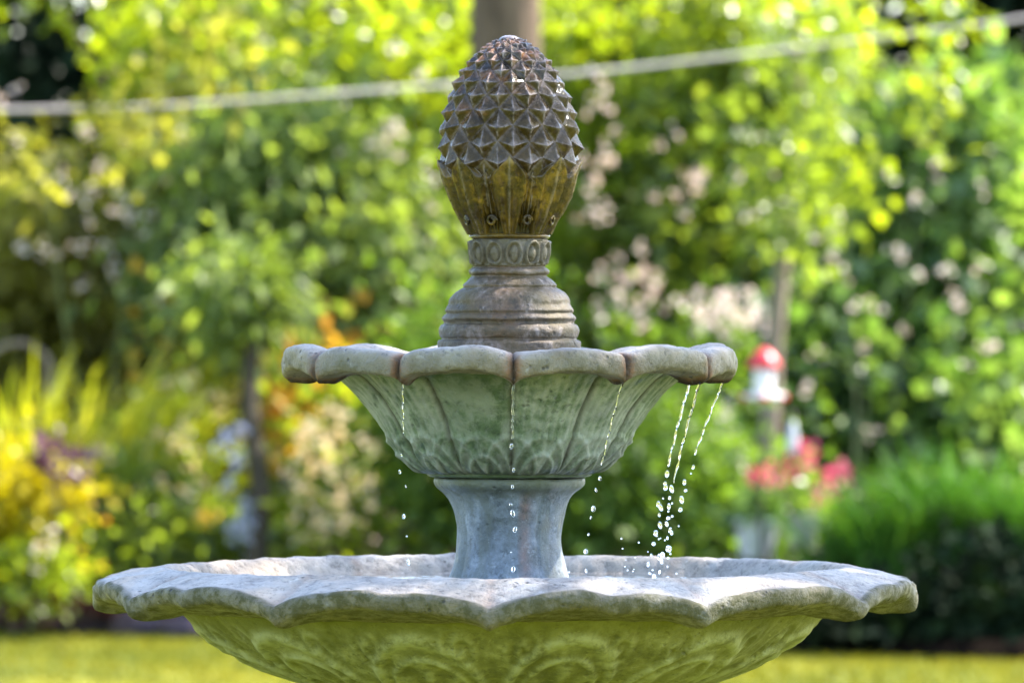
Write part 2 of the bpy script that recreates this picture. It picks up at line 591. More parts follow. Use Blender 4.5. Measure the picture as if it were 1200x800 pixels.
M_BARK = bark('brown_bark', (0.05, 0.035, 0.025), (0.16, 0.115, 0.09))
M_BARK4 = bark('dark_bark', (0.02, 0.015, 0.008), (0.065, 0.05, 0.028))
M_BARK3 = bark('sunlit_bark', (0.06, 0.038, 0.022), (0.20, 0.135, 0.085))
M_BARK2 = bark('tan_bark', (0.16, 0.12, 0.085), (0.36, 0.28, 0.21))
M_STEM = plain('green_stem', (0.07, 0.10, 0.025), 0.6)
L_DARK = leafmat('shade_dark_leaf', (0.004, 0.008, 0.004), (0.008, 0.016, 0.007), (0.014, 0.028, 0.011), trans=0.05, rough=0.8, spec=0.08)  # near-black colour puts the deep shade into the leaves
L_OLIVE = leafmat('olive_needle', (0.08, 0.08, 0.02), (0.20, 0.19, 0.05), (0.36, 0.33, 0.11), trans=0.55, rough=0.5, spec=0.22)
L_BLUE = leafmat('blue_green_needle', (0.06, 0.09, 0.03), (0.15, 0.20, 0.07), (0.28, 0.34, 0.13), trans=0.5, rough=0.5, spec=0.22)
L_CHART = leafmat('chartreuse_leaf', (0.08, 0.11, 0.012), (0.20, 0.25, 0.02), (0.36, 0.40, 0.04), trans=0.55, rough=0.33, spec=0.6)
L_MID = leafmat('mid_green_leaf', (0.055, 0.085, 0.018), (0.145, 0.195, 0.045), (0.27, 0.33, 0.09), trans=0.55, rough=0.36, spec=0.6)
L_COOL = leafmat('cool_green_leaf', (0.035, 0.075, 0.028), (0.095, 0.165, 0.06), (0.22, 0.31, 0.14), trans=0.5, rough=0.38, spec=0.5)
L_YELL = leafmat('golden_leaf', (0.25, 0.22, 0.008), (0.50, 0.43, 0.012), (0.66, 0.58, 0.03), trans=0.5, rough=0.45, spec=0.4, tint=(1.2, 1.15, 0.4))
L_ORAN = leafmat('orange_leaf', (0.42, 0.24, 0.05), (0.58, 0.42, 0.07), (0.62, 0.56, 0.08), trans=0.55, rough=0.45, spec=0.4, tint=(1.4, 1.05, 0.5))
L_SOFT = leafmat('soft_green_leaf', (0.06, 0.10, 0.02), (0.12, 0.20, 0.035), (0.20, 0.30, 0.06), trans=0.4, rough=0.5, spec=0.3)
L_CREAM = leafmat('cream_petal', (0.68, 0.52, 0.32), (0.82, 0.68, 0.44), (0.86, 0.77, 0.58), trans=0.4, rough=0.5, spec=0.3, tint=(1.1, 1.0, 0.8))
L_PINKW = leafmat('pale_pink_petal_glint', (0.72, 0.54, 0.46), (0.80, 0.68, 0.60), (0.84, 0.77, 0.72), trans=0.35, rough=0.5, spec=0.3, tint=(1.1, 1.0, 0.95))  # petals, and dots painted as sunlit leaf glints
L_BLUEW = leafmat('pale_blue_petal', (0.34, 0.38, 0.60), (0.50, 0.54, 0.72), (0.70, 0.70, 0.80), trans=0.3, rough=0.5, spec=0.3, tint=(1, 1, 1.05))
L_PURP = leafmat('purple_leaf', (0.05, 0.02, 0.045), (0.12, 0.05, 0.09), (0.24, 0.13, 0.18), trans=0.2, rough=0.4, tint=(1.2, .8, 1))
L_RED = leafmat('dark_red_leaf', (0.05, 0.012, 0.012), (0.12, 0.03, 0.03), (0.22, 0.08, 0.06), trans=0.3, rough=0.4, tint=(1.4, .8, .7))
L_PINK = leafmat('hot_pink_petal', (0.42, 0.04, 0.09), (0.56, 0.08, 0.16), (0.66, 0.2, 0.28), trans=0.4, rough=0.5, spec=0.3, tint=(1.2, .9, .9))


BL = dict(leaf=(.020, .032), aspect=.5, clump=.010, per=5)


def plant(name, label, cat, base, blobs, mat, group=None, trunk=None, bloom_or_glint=None, tips=3, stem_mat=None, r0=0.018, **kw):
    base = Vector((base[0], base[1], 0.07))
    t = empty(name, base, label, cat, group)
    clump_foliage('foliage', mat, t, blobs, local=base, **kw)
    if trunk:
        top, rad = trunk
        a_ = Acc()
        pts = [Vector((0, 0, -0.05))]
        top = Vector(top) - base
        for q in range(1, 10):
            f = q / 9
            pts.append(Vector((top.x * f + 0.03 * math.sin(f * 9 + base.x), top.y * f, top.z * f)))
        a_.tube(pts, [rad * (1.15 if q == 0 else 1 - 0.45 * q / 9) for q in range(10)], 10)
        for tp in blob_tips(blobs, tips):
            q = random.randint(4, 8)
            st, en = pts[q], Vector(tp) - base
            a_.tube([st, st.lerp(en, .5) + Vector((0, 0, .08)), en], [rad * .4, rad * .22, rad * .08], 6)
        a_.build('trunk', stem_mat or M_BARK, t)
    else:
        stems('stem', stem_mat or M_BARK, t, base, blob_tips(blobs, tips), r0=r0, local=base)
    if bloom_or_glint:
        bmat, bblobs, bkw = bloom_or_glint
        clump_foliage('blossoms_and_glints', bmat, t, bblobs, local=base, **bkw)  # on some plants these dots stand in for sunlit leaf glints
    return t


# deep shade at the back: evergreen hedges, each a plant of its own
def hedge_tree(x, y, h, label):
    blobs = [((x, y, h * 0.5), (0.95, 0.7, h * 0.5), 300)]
    plant('shade_dark_tree', label, 'tree', (x, y), blobs, L_DARK, 'trees with near black leaves standing in for deep shade at the back of the garden', trunk=((x, y, h * .9), .09), leaf=(.1, .17), aspect=.4, clump=.2, per=22)


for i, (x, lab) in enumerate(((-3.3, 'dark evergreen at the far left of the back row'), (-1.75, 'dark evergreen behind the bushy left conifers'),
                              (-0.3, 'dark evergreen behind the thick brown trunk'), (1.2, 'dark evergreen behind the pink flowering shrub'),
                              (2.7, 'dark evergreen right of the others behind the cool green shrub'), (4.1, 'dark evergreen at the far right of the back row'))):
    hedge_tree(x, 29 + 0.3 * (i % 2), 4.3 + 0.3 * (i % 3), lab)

# tall tree trunk straight behind the pinecone
tb = at(592, 700, 29.4)
a = Acc()
a.tube([(0, 0, -.05), (.01, 0, .3), (0, 0, 1.2), (.0, 0, 2.4), (.02, 0, 4.2), (0, .05, 8.4)], [.22, .175, .163, .157, .145, .1], 20)
t = empty('tall_tree', (tb.x, tb.y, .05), 'thick brown tree trunk rising straight behind the pinecone', 'tree')
a.build('trunk', M_BARK3, t)
clump_foliage('crown', L_MID, t, [((tb.x, tb.y, 8.6), (1.3, 1.2, .9), 80)], leaf=(.08, .13), aspect=.35, clump=.2, per=20, local=Vector((tb.x, tb.y, .05)))

# tree added out of view to shade the fountain, placed along the sun's direction
st_c = Vector((0, 0, 1.0)) + sd * 6.2
plant('added_shade_tree', 'unseen broad leaved tree added to the right to shade the fountain', 'tree', (st_c.x + 1.2, st_c.y + 1.4),
      [((st_c.x, st_c.y, st_c.z), (1.6, 1.4, .7), 95), ((st_c.x + 1.5, st_c.y + .9, st_c.z + .2), (1.2, 1.1, .7), 60)], L_MID, trunk=((st_c.x + .6, st_c.y + .7, st_c.z), .11),
      leaf=(.09, .15), aspect=.42, clump=.2, per=24, up=1.2)

# conifers left, with drooping sprays
plant('drooping_conifer', 'olive conifer with drooping sprays at the left edge of the garden', 'tree', at(70, 700, 29.9)[:2],
      [pb(60, 285, 29.9, 120, 75, .5, 150), pb(160, 370, 29.9, 120, 80, .5, 130), pb(215, 200, 29.9, 90, 110, .45, 130), pb(20, 380, 29.9, 90, 80, .4, 70)],
      L_OLIVE, trunk=(at(80, 230, 29.9), .05), leaf=(.05, .12), aspect=.22, clump=.11, per=28, droop=1.1, up=.6,
      bloom_or_glint=(L_PINKW, [pb(150, 260, 29.0, 150, 150, .1, 40), pb(20, 110, 29.3, 30, 50, .1, 4)], BL))  # pale dots paint sunlit glints among the needles
plant('drooping_conifer', 'blue green conifer with dark lower trunk left of the upper bowl', 'tree', at(296, 700, 27.35)[:2],
      [pb(330, 200, 29.2, 130, 85, .5, 160), pb(350, 290, 29.2, 150, 80, .5, 170), pb(250, 340, 29.4, 90, 70, .4, 90), pb(285, 335, 27.9, 60, 26, .2, 34), pb(440, 310, 29.2, 80, 80, .35, 90)],
      L_BLUE, trunk=(at(302, 300, 28.0), .05), stem_mat=M_BARK4, tips=0, leaf=(.05, .12), aspect=.22, clump=.12, per=28, droop=1.0, up=.6)
plant('leafy_tree', 'small leaved olive tree with branches across the top left', 'tree', at(190, 700, 31.5)[:2],
      [pb(250, 30, 30, 120, 46, .5, 58), pb(60, -55, 30, 110, 26, .3, 30), pb(310, 110, 30, 60, 40, .3, 28), pb(190, 110, 30, 45, 50, .3, 26)],
      L_CHART, trunk=(at(170, -60, 31.5), .03), leaf=(.05, .09), aspect=.42, clump=.12, per=20, up=.8)
plant('leafy_tree', 'bright chartreuse tree just left of the pinecone', 'tree', at(455, 700, 30.5)[:2],
      [pb(450, 60, 30.5, 75, 80, .45, 52), pb(480, 190, 30.5, 50, 70, .35, 45), pb(505, 330, 30.5, 45, 70, .35, 45), pb(420, 150, 30.5, 50, 40, .3, 22)],
      L_CHART, trunk=(at(460, 0, 30.5), .035), leaf=(.045, .085), aspect=.45, clump=.11, per=22, up=.8)
plant('leafy_tree', 'bright chartreuse tree just right of the pinecone', 'tree', at(700, 700, 30.5)[:2],
      [pb(680, 50, 30.5, 60, 70, .4, 40), pb(700, 190, 30.5, 45, 80, .3, 36), pb(850, 10, 30.5, 120, 45, .4, 50), pb(690, 330, 30.5, 45, 50, .3, 18)],
      L_CHART, trunk=(at(700, 0, 30.5), .03), leaf=(.045, .085), aspect=.45, clump=.11, per=20, up=.8)
plant('leafy_tree', 'orange and yellow leaved tree glowing left under the upper bowl', 'tree', at(370, 700, 29.3)[:2],
      [pb(348, 480, 28.5, 24, 34, .1, 18), pb(385, 430, 28.6, 28, 26, .1, 8), pb(215, 400, 29.0, 30, 20, .1, 4)],
      L_ORAN, trunk=(at(370, 430, 29.3), .02), leaf=(.05, .09), aspect=.45, clump=.11, per=20, up=.7)
plant('dotted_shrub', 'shrub with cream flowers low behind the left side of the basin', 'shrub', at(385, 700, 27.5)[:2],
      [pb(385, 610, 27.6, 60, 60, .2, 26), pb(390, 500, 27.7, 40, 60, .2, 12)], L_CHART, leaf=(.05, .08), aspect=.4, clump=.1, per=18,
      bloom_or_glint=(L_CREAM, [pb(385, 560, 27.3, 58, 95, .12, 80)], BL))
# right side
plant('dotted_shrub', 'bright green shrub with pale pink blossom and painted leaf glints behind the right of the upper bowl', 'shrub', at(790, 700, 30.5)[:2],
      [pb(780, 240, 30.5, 120, 120, .45, 170), pb(760, 400, 30.3, 120, 110, .45, 160), pb(870, 340, 30.5, 90, 120, .4, 130)],
      L_MID, leaf=(.05, .09), aspect=.42, clump=.12, per=24, up=.8,
      bloom_or_glint=(L_PINKW, [pb(745, 340, 28.7, 60, 55, .1, 26), pb(855, 368, 28.6, 60, 32, .1, 46), pb(850, 510, 28.3, 30, 75, .1, 28), pb(700, 180, 28.9, 30, 110, .1, 18),
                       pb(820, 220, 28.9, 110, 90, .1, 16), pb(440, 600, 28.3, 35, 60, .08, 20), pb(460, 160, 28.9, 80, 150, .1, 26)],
             BL))  # partly blossom, partly dots painting sunlit glints on leaves
plant('dotted_shrub', 'tall mid green shrub with yellow flower spray at the upper right', 'shrub', at(930, 700, 31)[:2],
      [pb(900, 120, 31, 120, 100, .45, 120), pb(800, 90, 31, 70, 80, .4, 45), pb(960, 260, 31, 80, 90, .4, 80)],
      L_MID, leaf=(.05, .1), aspect=.4, clump=.12, per=24, up=.8,
      bloom_or_glint=(L_YELL, [pb(935, 70, 30.5, 32, 65, .12, 16), pb(1030, 160, 30.5, 50, 90, .12, 7)], BL))
plant('dotted_shrub', 'cool green broad leaved shrub dotted with painted pale leaf glints filling the right side', 'shrub', at(1050, 700, 30)[:2],
      [pb(1040, 330, 30, 130, 120, .45, 210), pb(970, 440, 29.6, 90, 90, .4, 130), pb(1090, 200, 30, 90, 90, .4, 70), pb(1100, 500, 29.6, 120, 90, .4, 150), pb(1140, 160, 30, 50, 50, .3, 30)],
      L_COOL, leaf=(.06, .11), aspect=.45, clump=.13, per=22, up=.9,
      bloom_or_glint=(L_PINKW, [pb(1040, 330, 28.9, 150, 200, .1, 34)], BL))  # pale dots paint sunlit glints on the broad leaves
plant('leafy_shrub', 'shaded green shrub at the right edge', 'shrub', at(1215, 700, 30.5)[:2],
      [pb(1230, 300, 30.5, 70, 140, .4, 80), pb(1220, 480, 30.5, 70, 70, .4, 50)],
      L_COOL, leaf=(.06, .1), aspect=.42, clump=.13, per=20, up=.8)
plant('leafy_shrub', 'soft green shrub behind the pedestal of the fountain', 'shrub', at(560, 720, 27.9)[:2],
      [pb(500, 540, 27.9, 90, 110, .3, 110), pb(620, 560, 27.9, 90, 110, .3, 100), pb(560, 430, 27.9, 90, 60, .3, 60)],
      L_SOFT, leaf=(.04, .07), aspect=.3, clump=.13, per=34, up=.5)
plant('leafy_shrub', 'soft green shrub behind the falling water on the right', 'shrub', at(760, 720, 27.7)[:2],
      [pb(730, 560, 27.7, 120, 110, .3, 130), pb(850, 610, 27.7, 80, 80, .3, 70), pb(830, 470, 29.2, 90, 60, .3, 60)],
      L_SOFT, leaf=(.04, .07), aspect=.3, clump=.13, per=34, up=.5)
bx = at(345, 700, 28.5)
plant('boxwood', 'small round dark green boxwood behind the left of the basin', 'shrub', bx[:2],
      [pb(345, 640, 28.5, 34, 62, .16, 60)], L_COOL, leaf=(.02, .035), aspect=.4, clump=.05, per=30, tips=5)


# arching blade plants
def blade_clump(name, label, cat, base, n_, length, spread, lean, mat, width=.014, group=None, height=None, seed=0):
    base = Vector((base[0], base[1], .06))
    t = empty(name, base, label, cat, group)
    V, F, Rn = [], [], []
    rs = np.random.default_rng(seed)
    K = 8
    for b in range(n_):
        L_ = rs.uniform(.65, 1.0) * length
        az = rs.uniform(0, 2 * PI)
        out_ = rs.uniform(.15, 1) * spread
        dx, dy = math.cos(az) * out_ + lean[0], math.sin(az) * out_ * .6 + lean[1]
        ox, oy = rs.normal(0, .05) * (1 + spread), rs.normal(0, .05)
        wd = width * rs.uniform(.7, 1.2)
        s_ = np.array([dy, -dx, 0.0]); s_ /= max(np.linalg.norm(s_), 1e-6)
        s_ = s_ + np.array([rs.normal(0, .4), rs.normal(0, .4), 0])
        k0 = len(V)
        for i in range(K):
            f = i / (K - 1)
            p = np.array([ox + dx * L_ * (.35 * f + .65 * f * f), oy + dy * L_ * (.35 * f + .65 * f * f), L_ * (f - (.18 + .5 * out_) * f ** 3 * .8)])
            wv = wd * (1 - f) ** .5 * (.6 + .4 * min(1, f * 4))
            V.append(p - s_ * wv); V.append(p + s_ * wv)
        Rn += [rs.random()] * (2 * K)
        for i in range(K - 1):
            F.append((k0 + 2 * i, k0 + 2 * i + 1, k0 + 2 * i + 3, k0 + 2 * i + 2))
    me = mesh_np('foliage', np.array(V), np.array(F), {'rnd': np.array(Rn)})
    link('foliage', me, mat, t, smooth=True)
    return t


L_BLADE = leafmat('yellow_green_blade', (0.20, 0.23, 0.012), (0.42, 0.44, 0.02), (0.60, 0.58, 0.10), trans=0.5, rough=0.35, spec=0.5, tint=(1.2, 1.2, 0.4), patch=3)
L_FEATH = leafmat('fine_green_blade', (0.025, 0.075, 0.015), (0.06, 0.16, 0.025), (0.12, 0.25, 0.05), trans=0.35, rough=0.45, spec=0.4)
for i, (px, py, d, n_, ln, sp, lean, lab) in enumerate((
        (20, 700, 27.9, 90, 1.45, .4, (.12, -.05), 'tall clump of yellow green blades at the left edge of the border'),
        (105, 690, 28.1, 110, 1.5, .45, (.36, -.08), 'tall clump of yellow green blades leaning right beside the left edge clump'),
        (165, 700, 28.0, 60, 1.1, .5, (.45, -.1), 'lower clump of arching blades behind the mixed flowers'))):
    blade_clump('blade_plant', lab, 'plant', at(px, py, d), n_, ln, sp, lean, L_BLADE, .02, 'yellow green blade plants in the left border', seed=i + 3)
for i, (px, py, d, n_, ln, sp, lab) in enumerate((
        (1015, 700, 26.7, 520, .80, .75, 'fine arching green grass mound right of the flower pots'),
        (1110, 700, 26.8, 620, .98, .75, 'fine arching green grass mound overhanging the dark hollow'),
        (1215, 700, 26.7, 520, .95, .8, 'fine arching green grass mound at the right edge'))):
    blade_clump('ornamental_grass', lab, 'grass mound', at(px, py, d), n_, ln, sp, (-.05, -.1), L_FEATH, .006, 'fine grass mounds in the right border', seed=i + 30)

# golden shrub and perennials, left border
plant('golden_shrub', 'golden yellow low shrub at the left edge under the blades', 'shrub', at(20, 700, 27.2)[:2],
      [pb(25, 575, 27.2, 70, 48, .22, 75), pb(-20, 640, 27.2, 50, 50, .2, 30)], L_YELL, leaf=(.035, .06), aspect=.4, clump=.07, per=22, up=.9)
plant('leafy_shrub', 'small yellow green shrub with pink blooms low in the left corner', 'shrub', at(55, 720, 27.0)[:2],
      [pb(45, 670, 27.0, 60, 38, .18, 40)], L_CHART, leaf=(.035, .06), aspect=.4, clump=.06, per=16, up=.8,
      bloom_or_glint=(L_PINKW, [pb(55, 640, 26.8, 30, 40, .06, 4)], BL))
plant('flowering_perennial', 'leafy perennial with orange and cream flowers left of the basin', 'flower', at(190, 720, 27.6)[:2],
      [pb(170, 610, 27.8, 80, 70, .25, 90), pb(195, 560, 28.2, 50, 90, .25, 66), pb(130, 670, 27.6, 80, 50, .2, 60)],
      L_MID, leaf=(.045, .08), aspect=.32, clump=.09, per=20, up=.8,
      bloom_or_glint=(L_ORAN, [pb(232, 605, 27.3, 28, 12, .05, 6), pb(115, 590, 27.3, 20, 20, .05, 3), pb(95, 650, 27.2, 30, 30, .05, 4)], BL))
plant('flowering_perennial', 'pale yellow daisies scattered between the blades and the basin', 'flower', at(215, 720, 27.9)[:2],
      [pb(205, 640, 27.9, 60, 60, .2, 30)], L_CHART, leaf=(.04, .07), aspect=.3, clump=.08, per=16,
      bloom_or_glint=(L_CREAM, [pb(170, 560, 27.5, 80, 70, .1, 14), pb(215, 470, 27.8, 60, 70, .1, 12)], BL))
plant('hydrangea', 'pale blue and white flower spikes just left of the boxwood', 'flower', at(290, 720, 27.8)[:2],
      [pb(285, 660, 27.8, 38, 45, .18, 30)], L_MID, leaf=(.045, .08), aspect=.4, clump=.07, per=16,
      bloom_or_glint=(L_BLUEW, [pb(292, 615, 27.5, 26, 42, .1, 30), pb(272, 535, 27.6, 22, 50, .08, 14)], BL))
plant('purple_leaf_plant', 'purple leaved spray above the golden shrub at the left', 'plant', at(70, 700, 27.3)[:2],
      [pb(48, 526, 26.8, 10, 4, .03, 4), pb(78, 540, 26.8, 15, 5, .03, 5)], L_PURP, leaf=(.04, .07), aspect=.35, clump=.03, per=16, r0=.006, tips=1)
plant('red_leaf_plant', 'dark red leaved plants low along the left edge of the border', 'plant', at(90, 735, 27.3)[:2],
      [pb(40, 716, 27.3, 60, 16, .12, 26), pb(150, 712, 27.4, 70, 14, .12, 24)], L_RED, leaf=(.04, .07), aspect=.45, clump=.04, per=14, r0=.006)
# near-black leaves painting the shade under the grass mounds
plant('shade_fill_shrub', 'near black low shrub standing in for shade under the right grass mounds', 'shrub', at(1120, 720, 25.7)[:2],
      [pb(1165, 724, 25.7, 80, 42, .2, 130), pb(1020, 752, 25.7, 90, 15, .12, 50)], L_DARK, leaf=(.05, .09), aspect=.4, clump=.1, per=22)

# edging stones of the left border
M_EDGE = plain('edging_stone', (0.07, 0.05, 0.065), 0.85, 0.3, 0.35, 18)


def rock(size, seed):
    a_ = Acc()
    nu, nv = 14, 9
    G_ = np.zeros((nv, nu, 3))
    for i in range(nv):
        ph = -PI / 2 + PI * i / (nv - 1)
        for j in range(nu):
            th = 2 * PI * j / nu
            d_ = Vector((math.cos(ph) * math.cos(th), math.cos(ph) * math.sin(th), math.sin(ph)))
            k = 1 + .3 * mn.noise(d_ * 1.3 + Vector((seed, 0, 0)))
            G_[i, j] = (d_.x * size[0] * k, d_.y * size[1] * k, d_.z * size[2] * k)
    a_.grid(G_, True)
    return a_


for i in range(9):
    x = -2.25 + i * .235 + random.uniform(-.03, .03)
    hgt = random.uniform(.045, .07)
    o = rock((random.uniform(.1, .13), .08, hgt), i * 3.1).build('edging_stone', M_EDGE)
    o.location = (x, edge_y(x) - .02, hgt * .6)
    tag(o, 'purplish grey stone in the edging row of the left border', 'stone', 'edging stones of the left border')

# ------------------------------------------------------------------ rope, trunk, feeder, pots
M_ROPE = plain('pale_rope', (0.62, 0.53, 0.51), 0.7, 0.3, 0.2, 60)
pts = [(-420, 118), (-200, 130), (0, 129), (180, 125), (350, 113), (520, 100), (700, 84), (850, 67), (950, 55), (1060, 41), (1200, 22), (1420, -14), (1600, -48)]
rp, _ = resample([tuple(at(x, y, 27.8)) for x, y in pts], 120)
a = Acc()
a.tube([tuple(p) for p in rp], 0.0095, 8)
o = a.build('rope', M_ROPE)
tag(o, 'pale rope strung across the garden behind the pinecone, rising to the right', 'rope')
for p, lab in ((rp[0], 'weathered post holding the left end of the pale rope'), (rp[-1], 'weathered post holding the right end of the pale rope')):
    a = Acc()
    a.tube([(0, 0, -.1), (0, 0, p[2] * .5), (0, 0, p[2] + .12)], [.055, .05, .048], 12)
    o = a.build('wooden_post', M_BARK2)
    o.location = (p[0], p[1] + .05, 0)
    tag(o, lab, 'post')

# leaves that hide the rope here and there
plant('climbing_vine', 'thin vine with yellow green leaves hanging over the rope at the upper right', 'plant', at(1000, 720, 27.6)[:2],
      [pb(985, 40, 27.5, 55, 40, .15, 12), pb(1110, 20, 27.5, 40, 16, .15, 5), pb(990, 200, 27.6, 20, 120, .1, 12), pb(1075, 120, 27.6, 20, 80, .1, 8)], L_CHART,
      leaf=(.045, .08), aspect=.45, clump=.08, per=12, up=.8, stem_mat=M_STEM, r0=.004, tips=1)
plant('climbing_vine', 'thin vine with olive leaves hanging over the rope at the upper left', 'plant', at(130, 720, 27.6)[:2],
      [pb(170, 150, 27.5, 40, 30, .15, 12), pb(40, 190, 27.5, 60, 20, .15, 10), pb(250, 60, 27.5, 50, 40, .15, 9)], L_OLIVE,
      leaf=(.045, .08), aspect=.4, clump=.08, per=14, up=.8, stem_mat=M_STEM, r0=.004, tips=1)

t0 = at(900, 720, 28.4)
a = Acc()
tr = [at(896, 735, 28.4), at(900, 600, 28.4), at(903, 500, 28.4), at(908, 400, 28.4), at(918, 300, 28.4), at(932, 220, 28.4), at(938, 120, 28.5), at(930, 20, 28.6)]
a.tube([p - Vector((t0.x, t0.y, .05)) for p in tr], [.045, .04, .038, .036, .033, .026, .018, .01], 12)
t = empty('slender_tree', (t0.x, t0.y, .05), 'slender tan trunked tree behind the red feeder', 'tree')
a.build('trunk', M_BARK2, t)
clump_foliage('crown', L_MID, t, [pb(940, 60, 28.5, 70, 70, .3, 30), pb(925, 220, 28.1, 40, 90, .12, 34)], leaf=(.05, .08), aspect=.4, clump=.1, per=16, local=Vector((t0.x, t0.y, .05)))

# nectar feeder: red cap, clear bottle, white dish with red flowers, hung from a hook on a pole
M_REDP = plain('red_plastic', (0.62, 0.03, 0.045), 0.35, 0.5, 0.08)
M_WHT = plain('white_glaze', (0.72, 0.70, 0.74), 0.4, 0.5, 0.1, 12)
M_IRON = plain('dark_iron', (0.05, 0.045, 0.04), 0.5, 0.5, 0.2)
M_NECT = water_mat('clear_bottle', 0.05, col=(0.95, 0.93, 0.85))
fp = at(895, 470, 26.6)
t = empty('bird_feeder', fp, 'red capped nectar feeder with white dish hanging before the slender trunk', 'bird feeder')
a = Acc(); a.grid(lathe([(0, .0), (.07, .004), (.085, .018), (.082, .03), (.045, .034), (0, .034)], 24), True); a.build('dish', M_WHT, t)
a = Acc(); a.grid(lathe([(0, .034), (.036, .034), (.04, .06), (.042, .12), (.03, .145), (0, .146)], 20), True); a.build('bottle', M_WHT, t)
a = Acc(); a.grid(lathe([(.064, .135), (.066, .145), (.055, .17), (.03, .2), (.008, .212), (0, .213)], 24), True); a.build('cap', M_REDP, t)
for k in range(5):
    q = 2 * PI * k / 5 - PI / 2
    a = Acc(); a.grid(lathe([(0, -.006), (.02, -.004), (.021, .006), (.012, .012), (0, .013)], 10, (math.cos(q) * .08, math.sin(q) * .08, .012)), True)
    a.build('red_port', M_REDP, t)
a = Acc(); a.tube([(0, 0, .21), (0, 0, .26), (.0, .03, .3), (0, .06, .28)], .003, 6); a.build('hanger', M_IRON, t)
a = Acc()
a.tube([(0, 0, -.1), (0, 0, 1.3), (0, 0, fp.z + .35), (0, -.04, fp.z + .4), (0, -.14, fp.z + .36), (0, -.16, fp.z + .27)], .008, 8)
o = a.build('shepherd_hook', M_IRON); o.location = (fp.x, fp.y + .16 + .04, 0)
tag(o, 'thin dark iron hook pole holding the red feeder', 'hook pole')

# pots on a stand with pink flowers
M_POT = plain('pale_blue_grey_pot', (0.55, 0.56, 0.62), 0.5, 0.4, 0.12, 9)
pot_prof = [(0, 0), (.055, 0), (.062, .01), (.085, .12), (.092, .145), (.097, .148), (.097, .165), (.086, .166), (.08, .13), (0, .13)]


def pot(pos, sc_, label, flowers, fol, seed):
    t_ = empty('flower_pot', pos, label, 'flower pot')
    a_ = Acc(); a_.grid(lathe([(r_ * sc_, z_ * sc_) for r_, z_ in pot_prof], 28), True); a_.build('pot', M_POT, t_)
    return t_


p1 = at(886, 655, 26.9)
p2 = at(940, 640, 27.1)
for p, k, lab in ((p1, 1.0, 'pale grey pot with round leaves standing on the left plant stand'), (p2, .8, 'smaller pale pot behind the pink flowers on the right plant stand')):
    pot(p, k, lab, None, None, 0)
    a = Acc()
    h_ = p.z
    for q in range(3):
        an = q * 2 * PI / 3 + .4
        a.tube([(math.cos(an) * .1, math.sin(an) * .1, -h_ + .02), (math.cos(an) * .05, math.sin(an) * .05, -h_ * .5), (math.cos(an) * .07, math.sin(an) * .07, -.012)], .006, 6)
    a.grid(lathe([(0, -.016), (.08, -.016), (.083, -.01), (.08, -.004), (0, -.004)], 24), True)
    o = a.build('plant_stand', M_IRON); o.location = (p.x, p.y, p.z - .001)
    tag(o, 'low iron stand under the ' + ('left pale grey pot' if k == 1 else 'smaller right pot'), 'plant stand')


def pot_plant(p, k, label, blobs, mat, bloom_or_glint):
    b = Vector((p.x, p.y, p.z + .14 * k))
    t_ = empty('potted_plant', b, label, 'plant')
    clump_foliage('foliage', mat, t_, blobs, leaf=(.03, .05), aspect=.45, clump=.03, per=16, local=b)
    if bloom_or_glint:
        clump_foliage('blossoms_and_glints', L_PINK, t_, bloom_or_glint, leaf=(.03, .045), aspect=.55, clump=.02, per=8, local=b)
    stems('stem', M_STEM, t_, b, blob_tips(blobs, 2), r0=.006, local=b, wob=.02)


pot_plant(p1, 1, 'rounded dark green plant with pink blooms in the left pale pot', [pb(886, 596, 26.9, 32, 20, .08, 20)], L_COOL,
          [pb(891, 557, 26.7, 10, 7, .04, 3)])
pot_plant(p2, .8, 'hot pink geranium spreading from the smaller right pot', [pb(935, 590, 27.1, 36, 22, .08, 18)], L_MID,
          [pb(922, 547, 26.9, 10, 6, .04, 2), pb(945, 538, 26.9, 12, 14, .04, 3), pb(982, 556, 26.9, 14, 5, .04, 2), pb(962, 574, 26.9, 14, 8, .05, 2)])
# small pale glass chime hanging above the pink flowers
a = Acc()
a.grid(lathe([(.004, .13), (.012, .12), (.022, .06), (.028, .0), (.022, -.004), (.018, .05), (.003, .115)], 16), True)
o = a.build('hanging_bell', M_WHT); o.location = at(929, 530, 27.3)
tag(o, 'small white bell hanging on a thin pole above the pink geranium', 'bell')
bp_ = at(929, 530, 27.3)
a = Acc(); a.tube([(0, 0, -.1), (0, 0, bp_.z + .12), (0, -.03, bp_.z + .17), (0, -.09, bp_.z + .16), (0, -.1, bp_.z + .125)], .005, 6)
o = a.build('hook_pole', M_IRON); o.location = (bp_.x, bp_.y + .1, 0)
tag(o, 'thin iron pole holding the small white bell', 'hook pole')
# bent cane hoop, far left
a = Acc()
hp, _ = resample([tuple(at(x, y, 28.6)) for x, y in ((-60, 740), (-50, 560), (-30, 440), (0, 408), (28, 402), (50, 416), (58, 450), (60, 740))], 40)
c0 = at(0, 740, 28.6)
a.tube([(p[0] - c0.x, p[1] - c0.y, max(p[2], .02)) for p in hp], .014, 8)
o = a.build('cane_hoop', M_BARK2); o.location = (c0.x, c0.y, 0)
tag(o, 'bent tan cane hoop standing at the far left above the blades', 'plant support')

# ------------------------------------------------------------------ THE FOUNTAIN
AX = -3 * S
fountain = empty('fountain', (AX, 0, 0), 'weathered three tiered stone fountain with pinecone on top', 'fountain')
NL = 12


def fm(pr):
    """pixel measures (radius, drop below eye level) to metres (radius, height)"""
    return pr[0] * S, EYE - pr[1] * S


